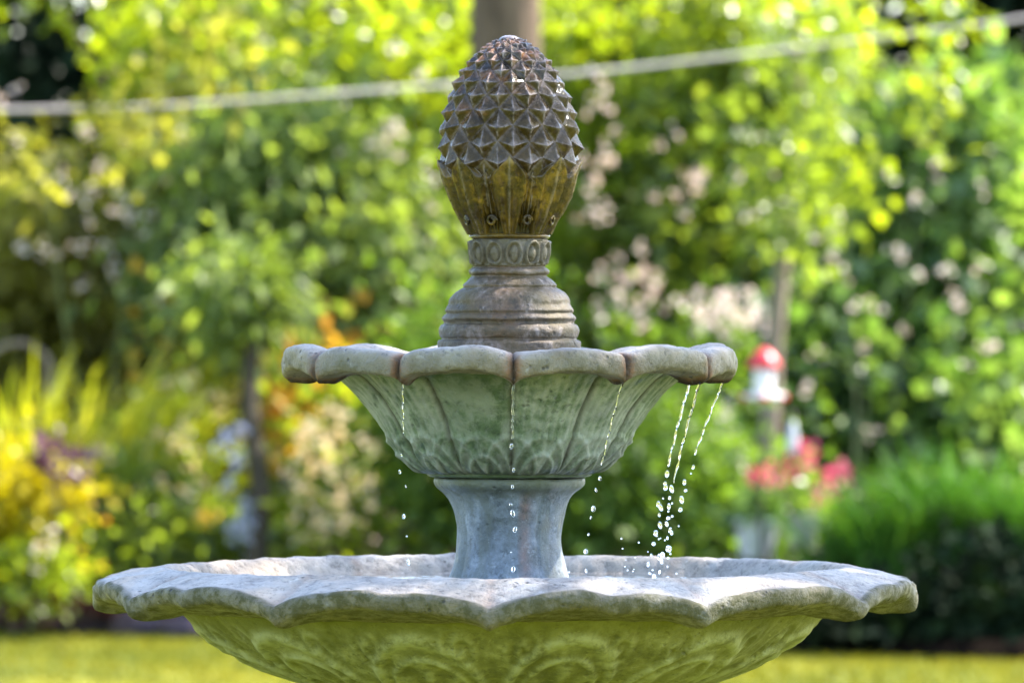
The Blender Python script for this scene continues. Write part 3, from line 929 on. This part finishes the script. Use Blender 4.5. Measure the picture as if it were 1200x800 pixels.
def ring_grid(rows, nth, fn, phase=0.0, cx=0.0):
    """fn(i, theta array) -> r, y in pixels"""
    th = np.arange(nth) / nth * 2 * PI
    G_ = np.zeros((rows, nth, 3))
    for i in range(rows):
        r_, y_ = fn(i, th)
        # theta 0 faces the camera (-Y), positive to the right
        G_[i, :, 0] = r_ * np.sin(th + phase) * S + cx * S
        G_[i, :, 1] = -r_ * np.cos(th + phase) * S
        G_[i, :, 2] = EYE - y_ * S
    return G_, th


def rough_up(G_, amp, scale, seed=0, octv=4):
    c = G_[..., :2]
    rad = np.linalg.norm(c, axis=-1, keepdims=True)
    n_ = fbm(G_, scale, octv, seed) * amp
    G_ = G_.copy()
    G_[..., :2] += c / np.maximum(rad, 1e-6) * n_[..., None]
    G_[..., 2] += fbm(G_, scale * .8, octv, seed + 31) * amp * .7
    return G_


# ---- upper bowl
NTH = 12 * 56
prof_lip = [(95, 122), (150, 80), (196, 30), (216, 16), (232, 8), (246, 5), (256, 5.6), (261, 6.4), (264, 8.6), (265, 12), (265.5, 20), (265, 27), (263.5, 31), (260, 32.4), (246, 33.5), (222, 35), (204, 38)]
lp, _ = resample(prof_lip, 72)
prof_body = [(216, 27), (209, 34), (197, 46), (186, 56), (174, 69), (162, 84), (151, 100), (141, 116), (130, 133), (118, 146), (108, 152), (97, 155), (94, 158)]
bp2, _ = resample(prof_body, 70)
up_lobe_rnd = np.random.default_rng(4).random(12)


def up_fn_lip(i, th):
    u = (th * NL / (2 * PI)) % 1.0
    lobe = np.floor(th * NL / (2 * PI)).astype(int) % 12
    hn = 1 - np.abs(2 * u - 1) ** 26
    hs = np.sin(PI * u) ** .55
    r0, y0 = lp[i]
    f = i / (len(lp) - 1)
    k_in = sst(200, 245, r0)
    r_ = r0 * (1 - .022 * (1 - hn) * k_in) - 1.2 * (1 - hs) * k_in
    y_ = y0 + k_in * (4.5 * (1 - hs) + 4 * (1 - hn) * (1 if f < .55 else .4)) + (10 * (1 - hs) * sst(.5, .75, f) * k_in)
    y_ = y_ + k_in * hs * (up_lobe_rnd[lobe] - .5) * 3.4 + k_in * 1.2 * np.sin(u * 9 + lobe * 2.1) * hs
    return r_ + k_in * hs * (up_lobe_rnd[(lobe + 5) % 12] - .5) * 3, y_


G1, th = ring_grid(len(lp), NTH, up_fn_lip, R(1))
u = (th * NL / (2 * PI)) % 1.0
notch = np.minimum(u, 1 - u)
F_ = np.linspace(0, 1, len(lp))[:, None]
st = np.exp(-(notch[None] / .05) ** 2) * sst(.22, .4, F_) * .9
grime = np.exp(-(notch[None] / .035) ** 2) * sst(.6, .8, F_) + .5 * np.exp(-(notch[None] / .012) ** 2) * sst(.25, .4, F_)  # darker low in each notch and along its crease
G1 = rough_up(G1, .0035, 14, 3)
G1 = rough_up(G1, .0022, 55, 5, 4)
mossr = sst(.66, .78, F_) * np.ones_like(u)[None] * .85
a = Acc()
a.grid(G1, True, stain=np.clip(st + .35 * mossr * np.exp(-(notch[None] / .12) ** 2), 0, 1), moss=mossr, grime=np.clip(grime, 0, 1))
a.build('upper_rim', M_RIM, fountain)


def arcs(u_, v_, w_=.035):
    """pointed leaf outlines in relief, u across a lobe 0..1, v up from 0"""
    out_ = np.zeros_like(u_)
    for R0, cu in ((.95, .5), (.62, .5), (.95, 0.0), (.95, 1.0)):
        d_ = np.sqrt(((u_ - cu) * 1.9) ** 2 + (v_ * 1.0) ** 2)
        out_ += np.exp(-((d_ - R0) / w_ / 1.6) ** 2)
    out_ += .6 * np.exp(-((u_ - .5) / .03) ** 2) * (v_ < .95)
    fan = np.cos(np.arctan2(u_ - .5, v_ + .02) * 11) * .35 * (np.sqrt(((u_ - .5) * 1.9) ** 2 + v_ ** 2) < .6)
    return out_ + fan


def up_fn_body(i, th):
    u = (th * NL / (2 * PI)) % 1.0
    lobe = np.floor(th * NL / (2 * PI)).astype(int) % 12
    hn = 1 - np.abs(2 * u - 1) ** 5
    hs = np.sin(PI * u)
    r0, y0 = bp2[i]
    f = i / (len(bp2) - 1)
    k = 1 - .6 * sst(.8, 1, f)
    r_ = r0 * (1 - .035 * (1 - hn) * k + .018 * hs * k)
    ribs = np.abs(np.sin(u * PI * 9)) ** .6 - .5
    amp = np.where(lobe == 11, .15, .5 + .6 * up_lobe_rnd[lobe]) * 2.4
    r_ = r_ + amp * ribs * sst(.02, .12, f) * (1 - sst(.5, .75, f))
    v_ = (1 - f) / .42
    rel = arcs(u, np.full_like(u, v_)) * (sst(.42, .66, f)) * (1 - sst(.93, 1, f))
    r_ = r_ + 2.6 * (rel - .5)
    y_ = y0 + 8 * (1 - hs) * (1 - sst(0, .14, f)) * sst(0, .05, f)
    return r_, y_


G2, th = ring_grid(len(bp2), NTH, up_fn_body, R(1))
G2 = rough_up(G2, .0022, 20, 9)
f2 = np.linspace(0, 1, len(bp2))[:, None]
seed_l = np.random.default_rng(9).random(12)
lob = np.floor(th * NL / (2 * PI)).astype(int) % 12
st2 = np.exp(-(notch[None] / .05) ** 2) * (1 - .7 * f2) * .8
ms = (.55 * np.exp(-((f2 - .02) / .18) ** 2) + .45 * sst(.8, 1, f2)) * np.ones_like(u)[None]
ms = np.clip(ms + .55 * (lob == 11)[None] * (1 - .7 * f2), 0, 1)
a = Acc()
v2 = (1 - f2) / .42
rel2 = np.stack([arcs(u, np.full_like(u, q)) for q in v2[:, 0]]) * sst(.42, .66, f2) * (1 - sst(.93, 1, f2))
ribs2 = (np.abs(np.sin(u * PI * 9)) ** .6)[None] * sst(.02, .12, f2) * (1 - sst(.5, .75, f2)) * (lob != 11)[None]
a.grid(G2, True, stain=st2 * .2, moss=ms * .9, edge=np.clip(.45 * (rel2 - .35), 0, .55) + .28 * sst(.75, 1, ribs2), grime=np.clip(.5 * np.clip(.25 - rel2, 0, .25) * 4 * sst(.6, .8, f2) + .8 * np.exp(-(notch[None] / .04) ** 2) * (1 - .45 * f2), 0, 1))  # dark wet streaks under the notches; relief hollows coloured darker
# foot ring of the bowl
foot = [(94, 157), (93, 153), (95, 159), (92, 163)]
G3 = lathe([fm(p) for p in resample([(97, 153.5), (96, 157), (88, 158.5), (60, 158.5)], 14)[0]], 96)
a.grid(G3, True, stain=np.zeros(14 * 96), moss=np.ones(14 * 96))
# inside wall
a.build('upper_bowl', M_BOWL, fountain)

# ---- pedestal between the bowls
col = [(60, 159), (84, 159.5), (88, 161), (88.5, 166), (85, 171), (77, 177), (70, 186), (64.5, 200), (61, 218), (60.5, 232), (62, 248), (65, 262), (68.5, 273), (72, 284), (76, 300)]
cp, _ = resample(col, 80)


def col_fn(i, th):
    r0, y0 = cp[i]
    f = i / (len(cp) - 1)
    k = sst(.22, .4, f)
    lob = np.abs(np.cos(th * 4))
    return r0 * (1 + .03 * k * (lob ** .5 - .6)), np.full_like(th, y0)


G_, th2 = ring_grid(len(cp), 192, col_fn, R(10))
G_ = rough_up(G_, .002, 25, 13)
a = Acc()
fc = np.linspace(0, 1, len(cp))[:, None]
a.grid(G_, True, stain=.5 * np.exp(-((th2[None] - .1) / .12) ** 2) * sst(.2, .4, fc), moss=np.clip(1 - sst(.15, .34, fc), 0, 1) * np.ones_like(th2)[None] * .8)
a.build('pedestal', M_COL, fountain)

# ---- big basin
NB = 12 * 64
bl = [(250, 312), (330, 300), (372, 288), (386, 274), (394, 266), (404, 263), (416, 264.5), (432, 268), (450, 272), (466, 277), (477, 279.5), (481.5, 281.5), (482.5, 286), (481.5, 292), (479, 297), (474, 299.5), (455, 304), (430, 308), (400, 311), (386, 313)]
blp, _ = resample(bl, 96)
lob_r = np.random.default_rng(21).random((12, 3))


def bas_lip(i, th):
    t_ = th * NL / (2 * PI)
    u = t_ % 1.0
    lobe = np.floor(t_).astype(int) % 12
    tip = np.exp(-(np.minimum(u, 1 - u) / .13))            # sharp point at each lobe joint
    rip = np.exp(-((u - (.38 + .3 * lob_r[lobe, 1])) / .09) ** 2) * (.15 + .85 * lob_r[lobe, 0])
    r0, y0 = blp[i]
    k = sst(408, 480, r0) if i < 70 else 1.0 * sst(395, 470, r0)
    r_ = r0 + k * (-11 + 13 * tip * 1.0 + 9 * np.sin(PI * u) ** .8)
    y_ = y0 + k * (14 * tip + 7 * rip - 5 * np.sin(PI * u))
    # soft fold running in from each point
    y_ = y_ + 2.2 * tip * sst(398, 420, r0) * (1 - k)
    if i > 66: y_ = y_ + 2.5 * tip * k
    return r_, y_


G_, th3 = ring_grid(len(blp), NB, bas_lip, R(-2), cx=-6)
G_ = rough_up(G_, .0045, 7, 2)
G_ = rough_up(G_, .0028, 42, 6, 4)
u3 = (th3 * NL / (2 * PI)) % 1.0
n3 = np.minimum(u3, 1 - u3)
fb = np.linspace(0, 1, len(blp))[:, None]
idx = np.arange(len(blp))[:, None]
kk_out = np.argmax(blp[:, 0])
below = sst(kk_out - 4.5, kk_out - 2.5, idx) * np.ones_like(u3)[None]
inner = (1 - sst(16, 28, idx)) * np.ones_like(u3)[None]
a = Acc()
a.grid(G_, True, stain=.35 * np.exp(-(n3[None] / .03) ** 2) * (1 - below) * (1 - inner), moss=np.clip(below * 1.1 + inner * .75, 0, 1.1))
a.build('basin_rim', M_RIM, fountain)

bb = [(388, 311), (376, 321), (358, 337), (336, 353), (312, 367), (286, 380), (258, 391), (228, 401), (195, 411), (160, 420), (130, 428), (112, 438)]
bbp, _ = resample(bb, 120)


def swirl(u_, v_, cu, cv, hand, sc_=1.0):
    x = (u_ - cu) * 2.1; y = v_ - cv
    rho = np.sqrt(x * x + y * y) * sc_
    ph = np.arctan2(y, x) * hand
    return np.cos(2 * PI * rho / .17 - ph) * np.exp(-(rho / .26) ** 2)


BREL = []


def bas_body(i, th):
    t_ = th * NL / (2 * PI)
    u = t_ % 1.0
    r0, y0 = bbp[i]
    f = i / (len(bbp) - 1)
    v = np.full_like(u, f * 1.6)
    hn = 1 - np.abs(2 * u - 1) ** 5
    rel = .55 * swirl(u, v, .80, .28, 1) + .55 * swirl(u, v, .20, .28, -1)
    d_ = np.sqrt(((u - .5) * 1.9) ** 2 + ((v - 1.05) * .95) ** 2)
    rel += 1.5 * np.exp(-((d_ - .82) / .06) ** 2) + 1.1 * np.exp(-((d_ - .62) / .04) ** 2)
    rel += .5 * np.cos(np.arctan2(u - .5, 1.1 - v) * 13) * (d_ < .58)
    rel *= sst(.02, .1, f) * (1 - sst(.85, 1, f))
    BREL.append(rel)
    return r0 * (1 - .018 * (1 - hn)) + 3.0 * rel, y0 + 2.0 * rel + 0 * u


G_, th4 = ring_grid(len(bbp), NB, bas_body, R(-2), cx=-6)
G_ = rough_up(G_, .004, 9, 17)
a = Acc()
ff = np.linspace(0, 1, len(bbp))[:, None]
brel = np.stack(BREL)
a.grid(G_, True, edge=np.clip(.75 * brel, 0, .75), grime=np.clip(-.3 * brel, 0, .22), moss=np.clip(.6 * (1 - sst(.0, .22, ff)), 0, 1) * np.ones_like(th4)[None])  # hollows of the relief coloured darker
a.build('basin', M_BASIN, fountain)
# floor of the basin, under the water
a = Acc()
a.grid(lathe([(0, EYE - 320 * S), (.2, EYE - 319 * S), (.33, EYE - 311 * S)], 64, (-6 * S, 0, 0)), True)
a.build('basin_floor', M_BASIN, fountain)
# lower column and foot
low = [(112, 437), (118, 441), (118, 447), (104, 455), (88, 475), (78, 510), (74, 560), (78, 620), (90, 680), (112, 725), (140, 752), (150, 770), (152, 790), (165, 796), (168, 812), (160, 820), (190, 826), (195, 850), (195, 930), (205, 938), (205, 962)]
lw, _ = resample(low, 110)
G_, _t = ring_grid(len(lw), 160, lambda i, th: (lw[i][0] * (1 + .025 * np.abs(np.cos(th * 8)) * (400 < lw[i][1] < 720)), np.full_like(th, lw[i][1])), 0, cx=-4)
a = Acc()
a.grid(rough_up(G_, .003, 12, 41), True, moss=np.full(G_.shape[:2], .3), stain=np.zeros(G_.shape[:2]))
a.build('foot', M_BASIN, fountain)

# ---- finial base
fb_ = [(84, 28), (84, 6), (83.5, 0), (80, -2), (79, -4), (81, -6), (82.5, -13), (80, -19), (76.5, -21), (77, -24), (79, -27), (76.5, -31), (74, -33), (75.5, -36.5), (73, -41),
       (71, -44), (70, -50), (65, -57), (57, -62), (54, -63.5), (55, -66), (50, -71), (45, -75), (43.5, -77), (46.5, -79.5), (46.5, -83), (43, -86), (41, -87.5), (43, -89)]
fbp, _ = resample(fb_, 130)
G_, _t = ring_grid(len(fbp), 160, lambda i, th: (np.full_like(th, fbp[i][0]), np.full_like(th, fbp[i][1])))
G_ = rough_up(G_, .0018, 35, 51)
a = Acc()
tt = _t[None]
ww = np.linspace(0, 1, len(fbp))[:, None]
a.grid(G_, True, stain=.25 * np.clip(np.sin(tt * 3 + 2) * .6 + .3, 0, 1) * np.ones_like(ww) + .8 * np.exp(-((tt - .05) / .08) ** 2) * (ww < .1), moss=.35 * np.clip(np.sin(tt * 5 + ww * 9), 0, 1))
a.build('finial_base', M_BASE, fountain)

# ---- collar with egg ornament
cl = [(42, -88), (43.5, -91), (44.5, -97), (45.5, -104), (46, -112), (46.5, -117), (44, -119.5), (40, -121)]
clp, _ = resample(cl, 54)
NE = 12


def col_egg(i, th):
    r0, y0 = clp[i]
    u = ((th + R(8)) * NE / (2 * PI)) % 1.0
    v = (-y0 - 89) / 29.0
    ex, ey = (u - .5) / .40, (v - .45) / .52
    d_ = np.sqrt(ex * ex + ey * ey)
    rel = 3.6 * np.exp(-((d_ - .95) / .2) ** 2) + 3.0 * np.clip(1 - (d_ / .62) ** 2, 0, 1) ** .5 - 1.6
    rel *= sst(0, .1, v) * (1 - sst(.97, 1.03, v))
    return r0 + 1.5 * rel, np.full_like(th, y0)


G_, _t = ring_grid(len(clp), 12 * 28, col_egg)
G_ = rough_up(G_, .0011, 60, 71)
a = Acc()
a.grid(G_, True, stain=np.zeros(G_.shape[:2]), moss=np.full(G_.shape[:2], .5), edge=np.full(G_.shape[:2], .1))
a.build('collar', M_BASE, fountain)

# ---- pinecone
cone = empty('pinecone', (0, 0, 0), None, None)
cone.parent = fountain
del_keys = [k for k in ('label', 'category') if k in cone]
for k in del_keys: del cone[k]
cn = [(66, -178), (71, -194), (73.5, -206), (75, -216), (75.5, -228), (74.5, -242), (72.5, -256), (69.5, -270), (65, -284), (59.5, -298), (52.5, -312), (44, -325), (34.5, -337), (25, -346), (15, -352), (6, -355.5), (0, -356.5)]
cnp, CL = resample(cn, 400)
s_all = np.linspace(0, CL, 400)
rows_s = [0.0]
while True:
    r_here = np.interp(rows_s[-1], s_all, cnp[:, 0])
    if r_here < 9: break
    rows_s.append(rows_s[-1] + .262 * r_here * (1 if rows_s[-1] > 0 else 1))
    if rows_s[-1] >= CL - 1: break
NC = 13
prng = np.random.default_rng(5)
PR = np.array([(np.interp(s_, s_all, cnp[:, 0]), np.interp(s_, s_all, cnp[:, 1])) for s_ in rows_s])


def cone_pt(i, k, lift=0.0):
    """lattice vertex k (may be a half) of ring i"""
    th_ = 2 * PI * k / NC + .06
    r_, y_ = PR[min(i, len(PR) - 1)]
    return np.array([r_ * math.sin(th_), -r_ * math.cos(th_), -y_])


jit = {}


def jp(i, k):
    k = round((k % NC) * 2) / 2
    if (i, k) not in jit:
        jit[(i, k)] = cone_pt(i, k) + prng.normal(0, .6, 3)
    return jit[(i, k)]


a = Acc()
Q = 5
for i in range(1, len(PR) - 1):
    for k in range(NC):
        kk = k + .5 * (i % 2)
        Lp, Rp, Tp, Bp = jp(i, kk), jp(i, kk + 1), jp(i + 1, kk + .5), jp(i - 1, kk + .5)
        c_ = (Lp + Rp + Tp + Bp) / 4
        nrm = np.cross(Rp - Lp, Tp - Bp); nrm /= np.linalg.norm(nrm)
        if np.dot(nrm, c_ - np.array([0, 0, 250.0])) < 0: nrm = -nrm
        half = np.linalg.norm(Rp - Lp) / 2
        pk = c_ + nrm * half * prng.uniform(.58, .76) * (.12 if PR[i][1] > -209 else 1) + (Bp - c_) * .34 + prng.normal(0, .5, 3)
        # each pyramid: four facets, subdivided so the stone can be roughened
        for A_, B_ in ((Lp, Tp), (Tp, Rp), (Rp, Bp), (Bp, Lp)):
            # quad patch from (A,B) edge to the peak, as a small triangle grid
            m0 = Q
            V_, E_ = [], []
            for p in range(m0 + 1):
                f = p / m0
                for q in range(m0 + 1):
                    g = q / m0
                    e = A_ * (1 - g) + B_ * g
                    pt = e * (1 - f) + pk * f
                    V_.append(pt)
                    # ridge wear: along the ridges and at the very tip
                    E_.append(max(sst(.55, 1, f), (1 - min(g, 1 - g) * 7) * sst(.15, .5, f) if min(g, 1 - g) < .14 else 0, (1 - f * 6) * .5 if f < .16 else 0))
            F_q = [(p * (m0 + 1) + q, p * (m0 + 1) + q + 1, (p + 1) * (m0 + 1) + q + 1, (p + 1) * (m0 + 1) + q) for p in range(m0) for q in range(m0)]
            V_ = np.array(V_)
            a.add(V_, F_q, edge=np.array(E_))
V_all = np.concatenate(a.V)
nz = np.array([mn.fractal(Vector(v * .16), 1.0, 2.1, 3) for v in V_all])
ctr = np.array([0, 0, 240.0])
V_all = V_all + unit(V_all - ctr) * nz[:, None] * 1.5
stn = np.clip(np.array([mn.noise(Vector(v * .07)) for v in V_all]) * 2.2 + (-V_all[:, 0] / 60) * .5 + (V_all[:, 2] - 300) / 60 - .4, 0, 1)
me = mesh_np('scales', np.stack([V_all[:, 0] * S, V_all[:, 1] * S, EYE + V_all[:, 2] * S], 1), np.concatenate(a.F),
             {'edge': np.concatenate(a.A['edge']) * .45, 'stain': stn * .9, 'moss': np.clip((345 - V_all[:, 2]) / 160, 0, .65)})
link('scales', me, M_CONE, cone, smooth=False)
# cap of the tip
a = Acc()
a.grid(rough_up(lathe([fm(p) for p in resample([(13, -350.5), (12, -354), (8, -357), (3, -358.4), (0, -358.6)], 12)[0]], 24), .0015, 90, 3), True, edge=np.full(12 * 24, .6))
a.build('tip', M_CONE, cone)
# core behind the leaves
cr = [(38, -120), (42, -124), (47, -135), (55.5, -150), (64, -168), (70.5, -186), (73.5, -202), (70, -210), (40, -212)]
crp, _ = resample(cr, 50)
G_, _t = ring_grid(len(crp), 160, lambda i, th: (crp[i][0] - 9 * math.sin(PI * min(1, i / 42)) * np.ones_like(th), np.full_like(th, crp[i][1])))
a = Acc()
a.grid(rough_up(G_, .0015, 40, 81), True, grime=np.full(G_.shape[:2], .85))  # core darkened to put shade into the gaps between leaves
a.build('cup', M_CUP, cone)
# lip ring below the cup
a = Acc()
G_, _t = ring_grid(20, 120, lambda i, th: ((44.5 + 3 * math.sin(PI * i / 19)) * np.ones_like(th) - (6 if i in (0, 19) else 0), np.full_like(th, -120 - 6 * i / 19)))
a.grid(rough_up(G_, .001, 50, 83), True, moss=np.full(G_.shape[:2], .4))
a.build('cup_ring', M_CUP, cone)


def prof_r(y):
    return np.interp(-y, [-c[1] for c in cr[:7]] + [215, 226], [c[0] for c in cr[:7]] + [74, 77])


def acanthus(theta0, ybase, ytip, halfw, lift, flare, seed):
    nv, nu = 40, 25
    G_ = np.zeros((nv, nu, 3)); E_ = np.zeros((nv, nu)); M_ = np.zeros((nv, nu))
    for i in range(nv):
        v = i / (nv - 1)
        y = ybase + (ytip - ybase) * v
        wv = halfw * (.55 + .75 * math.sin(PI * min(v * .62 + .08, 1))) * (1 - max(0, (v - .72) / .28) ** 1.6) + .006
        for j in range(nu):
            q = j / (nu - 1) * 2 - 1
            th_ = theta0 + q * wv
            cosf = 1 - 2 * abs(math.sin(q * PI * 1.5 + .12 * math.sin(v * 5 + seed))) ** .7
            fold = 4.2 * cosf * (math.sin(PI * min(1, v * 1.0 + .1)) ** .5 if v < .86 else (1 - v) * 4)
            rr = prof_r(y) + lift * (1 - q * q * .8) + fold + flare * max(0, (v - .6) / .4) ** 2 - 2.5 * abs(q) ** 6
            yy = y + 6 * abs(q) * (v ** 2) 
            # scalloped edge
            rr -= 1.5 * (abs(q) > .8) * (math.sin(v * 22 + seed) > .2)
            G_[i, j] = (rr * math.sin(th_) * S, -rr * math.cos(th_) * S, EYE - yy * S)
            E_[i, j] = .3 * (abs(abs(q) - .0) < .08) + .8 * (abs(q) > .93) + .7 * max(0, (v - .88) / .12)
            M_[i, j] = .3 * (1 - v * .4)
    return G_, E_, M_


for k in range(16):
    main = (k % 2 == 0)
    if not main:
        G_, E_, M_ = acanthus(2 * PI * k / 16, -126, -200, R(8.5), -2.5, 2, k)
    else:
        G_, E_, M_ = acanthus(2 * PI * k / 16, -125, -217, R(15.5), 5.5, 7.5, k)
    back = G_.copy()
    cxy = back[..., :2]; rr = np.linalg.norm(cxy, axis=-1, keepdims=True)
    back[..., :2] -= cxy / rr * 2.5 * S
    a = Acc()
    a.grid(rough_up(G_, .0012, 60, k * 3.0, 3), edge=np.clip(E_, 0, 1), moss=M_)
    a.grid(back[:, ::-1], moss=M_[:, ::-1])
    a.build('leaf', M_CUP, cone)
# little drilled curls between the leaves
for k in range(8):
    th_ = 2 * PI * (k + .5) / 8
    a = Acc()
    r_, y_ = 54, -141
    c_ = Vector((r_ * math.sin(th_) * S, -r_ * math.cos(th_) * S, EYE - y_ * S))
    tx = Vector((math.cos(th_), math.sin(th_), 0)); tz = Vector((0, 0, 1)); no = Vector((math.sin(th_), -math.cos(th_), 0))
    pts = []
    for q in range(22):
        an = q / 21 * 2 * PI * 1.25; ra = (6.0 - q * .16) * S
        pts.append(c_ + tx * math.cos(an) * ra + (tz * math.sin(an) - no * -.25 * math.sin(an)) * ra + no * (-1 + .06 * q) * S)
    a.tube(pts, [2.0 * S] * 22, 8)
    a.build('curl', M_CUP, cone)

# ------------------------------------------------------------------ water
M_WATER = water_mat('pool_water', 0.03, 0.35, 35, (0.85, 0.92, 0.9))
M_DROP = water_mat('falling_water', 0.0)


def disc(zpx, rad, cx, name, label):
    th_ = np.arange(96) / 96 * 2 * PI
    rs_ = np.linspace(0.001, rad, 40) * S
    G_ = np.zeros((40, 96, 3))
    G_[..., 0] = rs_[:, None] * np.cos(th_) + AX + cx * S
    G_[..., 1] = rs_[:, None] * np.sin(th_)
    rr_ = np.hypot(G_[..., 0] - .215, G_[..., 1] + .05)
    G_[..., 2] = EYE - zpx * S + .0012 * np.sin(rr_ * 160) * np.exp(-rr_ * 4) + .0006 * np.sin(G_[..., 0] * 90) * np.cos(G_[..., 1] * 70)
    a_ = Acc(); a_.grid(G_, True)
    o_ = a_.build(name, M_WATER)
    tag(o_, label, None, kind='structure')


disc(284.5, 377, -6, 'water', 'still water filling the wide lower basin')
disc(22, 206, 0, 'water', 'water filling the scalloped upper bowl')


def notch_pt(k, r_=252, y_=47):
    th_ = R(1) + 2 * PI * k / 12
    return Vector((AX + r_ * S * math.sin(th_), -r_ * S * math.cos(th_), EYE - y_ * S))


# streams: (notch, drift in x (px) at the bottom of the unbroken part, length px, label)
streams = [
    (-1, 3, 60, .0014, 'thin broken stream falling from the notch left of centre'),
    (0, -2, 66, .0019, 'thin stream falling from the rust stained centre notch'),
    (1, -44, 96, .0016, 'slanting stream in front of the right side of the upper bowl'),
    (2, -47, 118, .0020, 'leftmost of the three long streams at the right end of the upper bowl'),
    (4, -46, 104, .0017, 'middle of the three long streams at the right end of the upper bowl'),
    (3, -68, 88, .0018, 'rightmost of the three long streams at the right end of the upper bowl'),
]
ball = None


def droplet_mesh():
    a_ = Acc()
    a_.grid(lathe([(math.cos(q) if abs(abs(q) - PI / 2) > 1e-6 else 1e-4, math.sin(q)) for q in np.linspace(-PI / 2, PI / 2, 9)], 12), True)
    V_ = np.concatenate(a_.V); F_d = np.concatenate(a_.F)
    me_ = mesh_np('water_droplet', V_, F_d)
    me_.materials.append(M_DROP)
    me_.polygons.foreach_set('use_smooth', np.ones(len(me_.polygons), dtype=bool))
    return me_


DM = droplet_mesh()


def droplet(p, r_, label, group, el=1.0):
    o_ = bpy.data.objects.new('water_droplet', DM)
    COL.objects.link(o_)
    o_.location = p
    o_.scale = (r_, r_, r_ * el)
    o_.rotation_euler = (random.uniform(-.3, .3), random.uniform(-.3, .3), 0)
    tag(o_, label, 'droplet', group)


names = ['left of centre', 'centre', 'slanting right front', 'leftmost long', 'middle long', 'rightmost long']
for si, (k, drift, ln, rad, lab) in enumerate(streams):
    p0 = notch_pt(k)
    a = Acc()
    pts, rd = [], []
    N_ = 60
    for i in range(N_ + 1):
        f = i / N_
        x = p0.x + drift * S * (1 - (1 - f * ln / 231) ** 1.5)
        z = p0.z + 2 * S - f * ln * S
        pts.append((x + .0006 * math.sin(f * 23 + k), p0.y + .0006 * math.cos(f * 19 + k), z))
        bead = 1 + .4 * math.sin(f * 31 + k * 2 + 3 * math.sin(f * 9)) * f + .12 * math.sin(f * 67 + k)
        rd.append(rad * (1.0 - .35 * f) * max(.35, bead))
    rd[0] = rad * .6; rd[-1] = rad * .3
    a.tube(pts, rd, 8)
    o = a.build('water_stream', M_DROP)
    tag(o, lab, 'water stream', 'streams falling from the upper bowl')
    # droplets below the stream, down to the basin
    gl = 'water droplet falling below the %s stream' % names[si]
    gg = 'droplets below the %s stream' % names[si]
    nd = (7, 9, 8, 17, 15, 14)[si]
    y_end = 47 + ln
    for i in range(nd):
        f = (i + random.uniform(.1, .9)) / nd
        yy = min(281, y_end + 3 + f * (278 - y_end))
        xx = p0.x + S * drift * (1 - max(0.0, 1 - (yy - 47) / 231) ** 1.5)
        sp = (1.5 + 6 * f) if si >= 3 else 1.5 + 2 * f
        droplet(Vector((xx + random.gauss(0, sp) * S, p0.y + random.gauss(0, 6) * S, EYE - yy * S)), random.choice((.0012, .0016, .002, .0026, .003)) * random.uniform(.85, 1.1), gl, gg, random.uniform(.9, 2.1))
for i in range(26):
    px = random.gauss(150, 45); yy = 282 - abs(random.gauss(0, 1)) * 28
    droplet(Vector((AX + px * S, -.12 + random.gauss(0, .06), EYE - yy * S)), random.uniform(.0007, .0016), 'tiny splash droplet above the water right of the pedestal', 'splash droplets right of the pedestal')
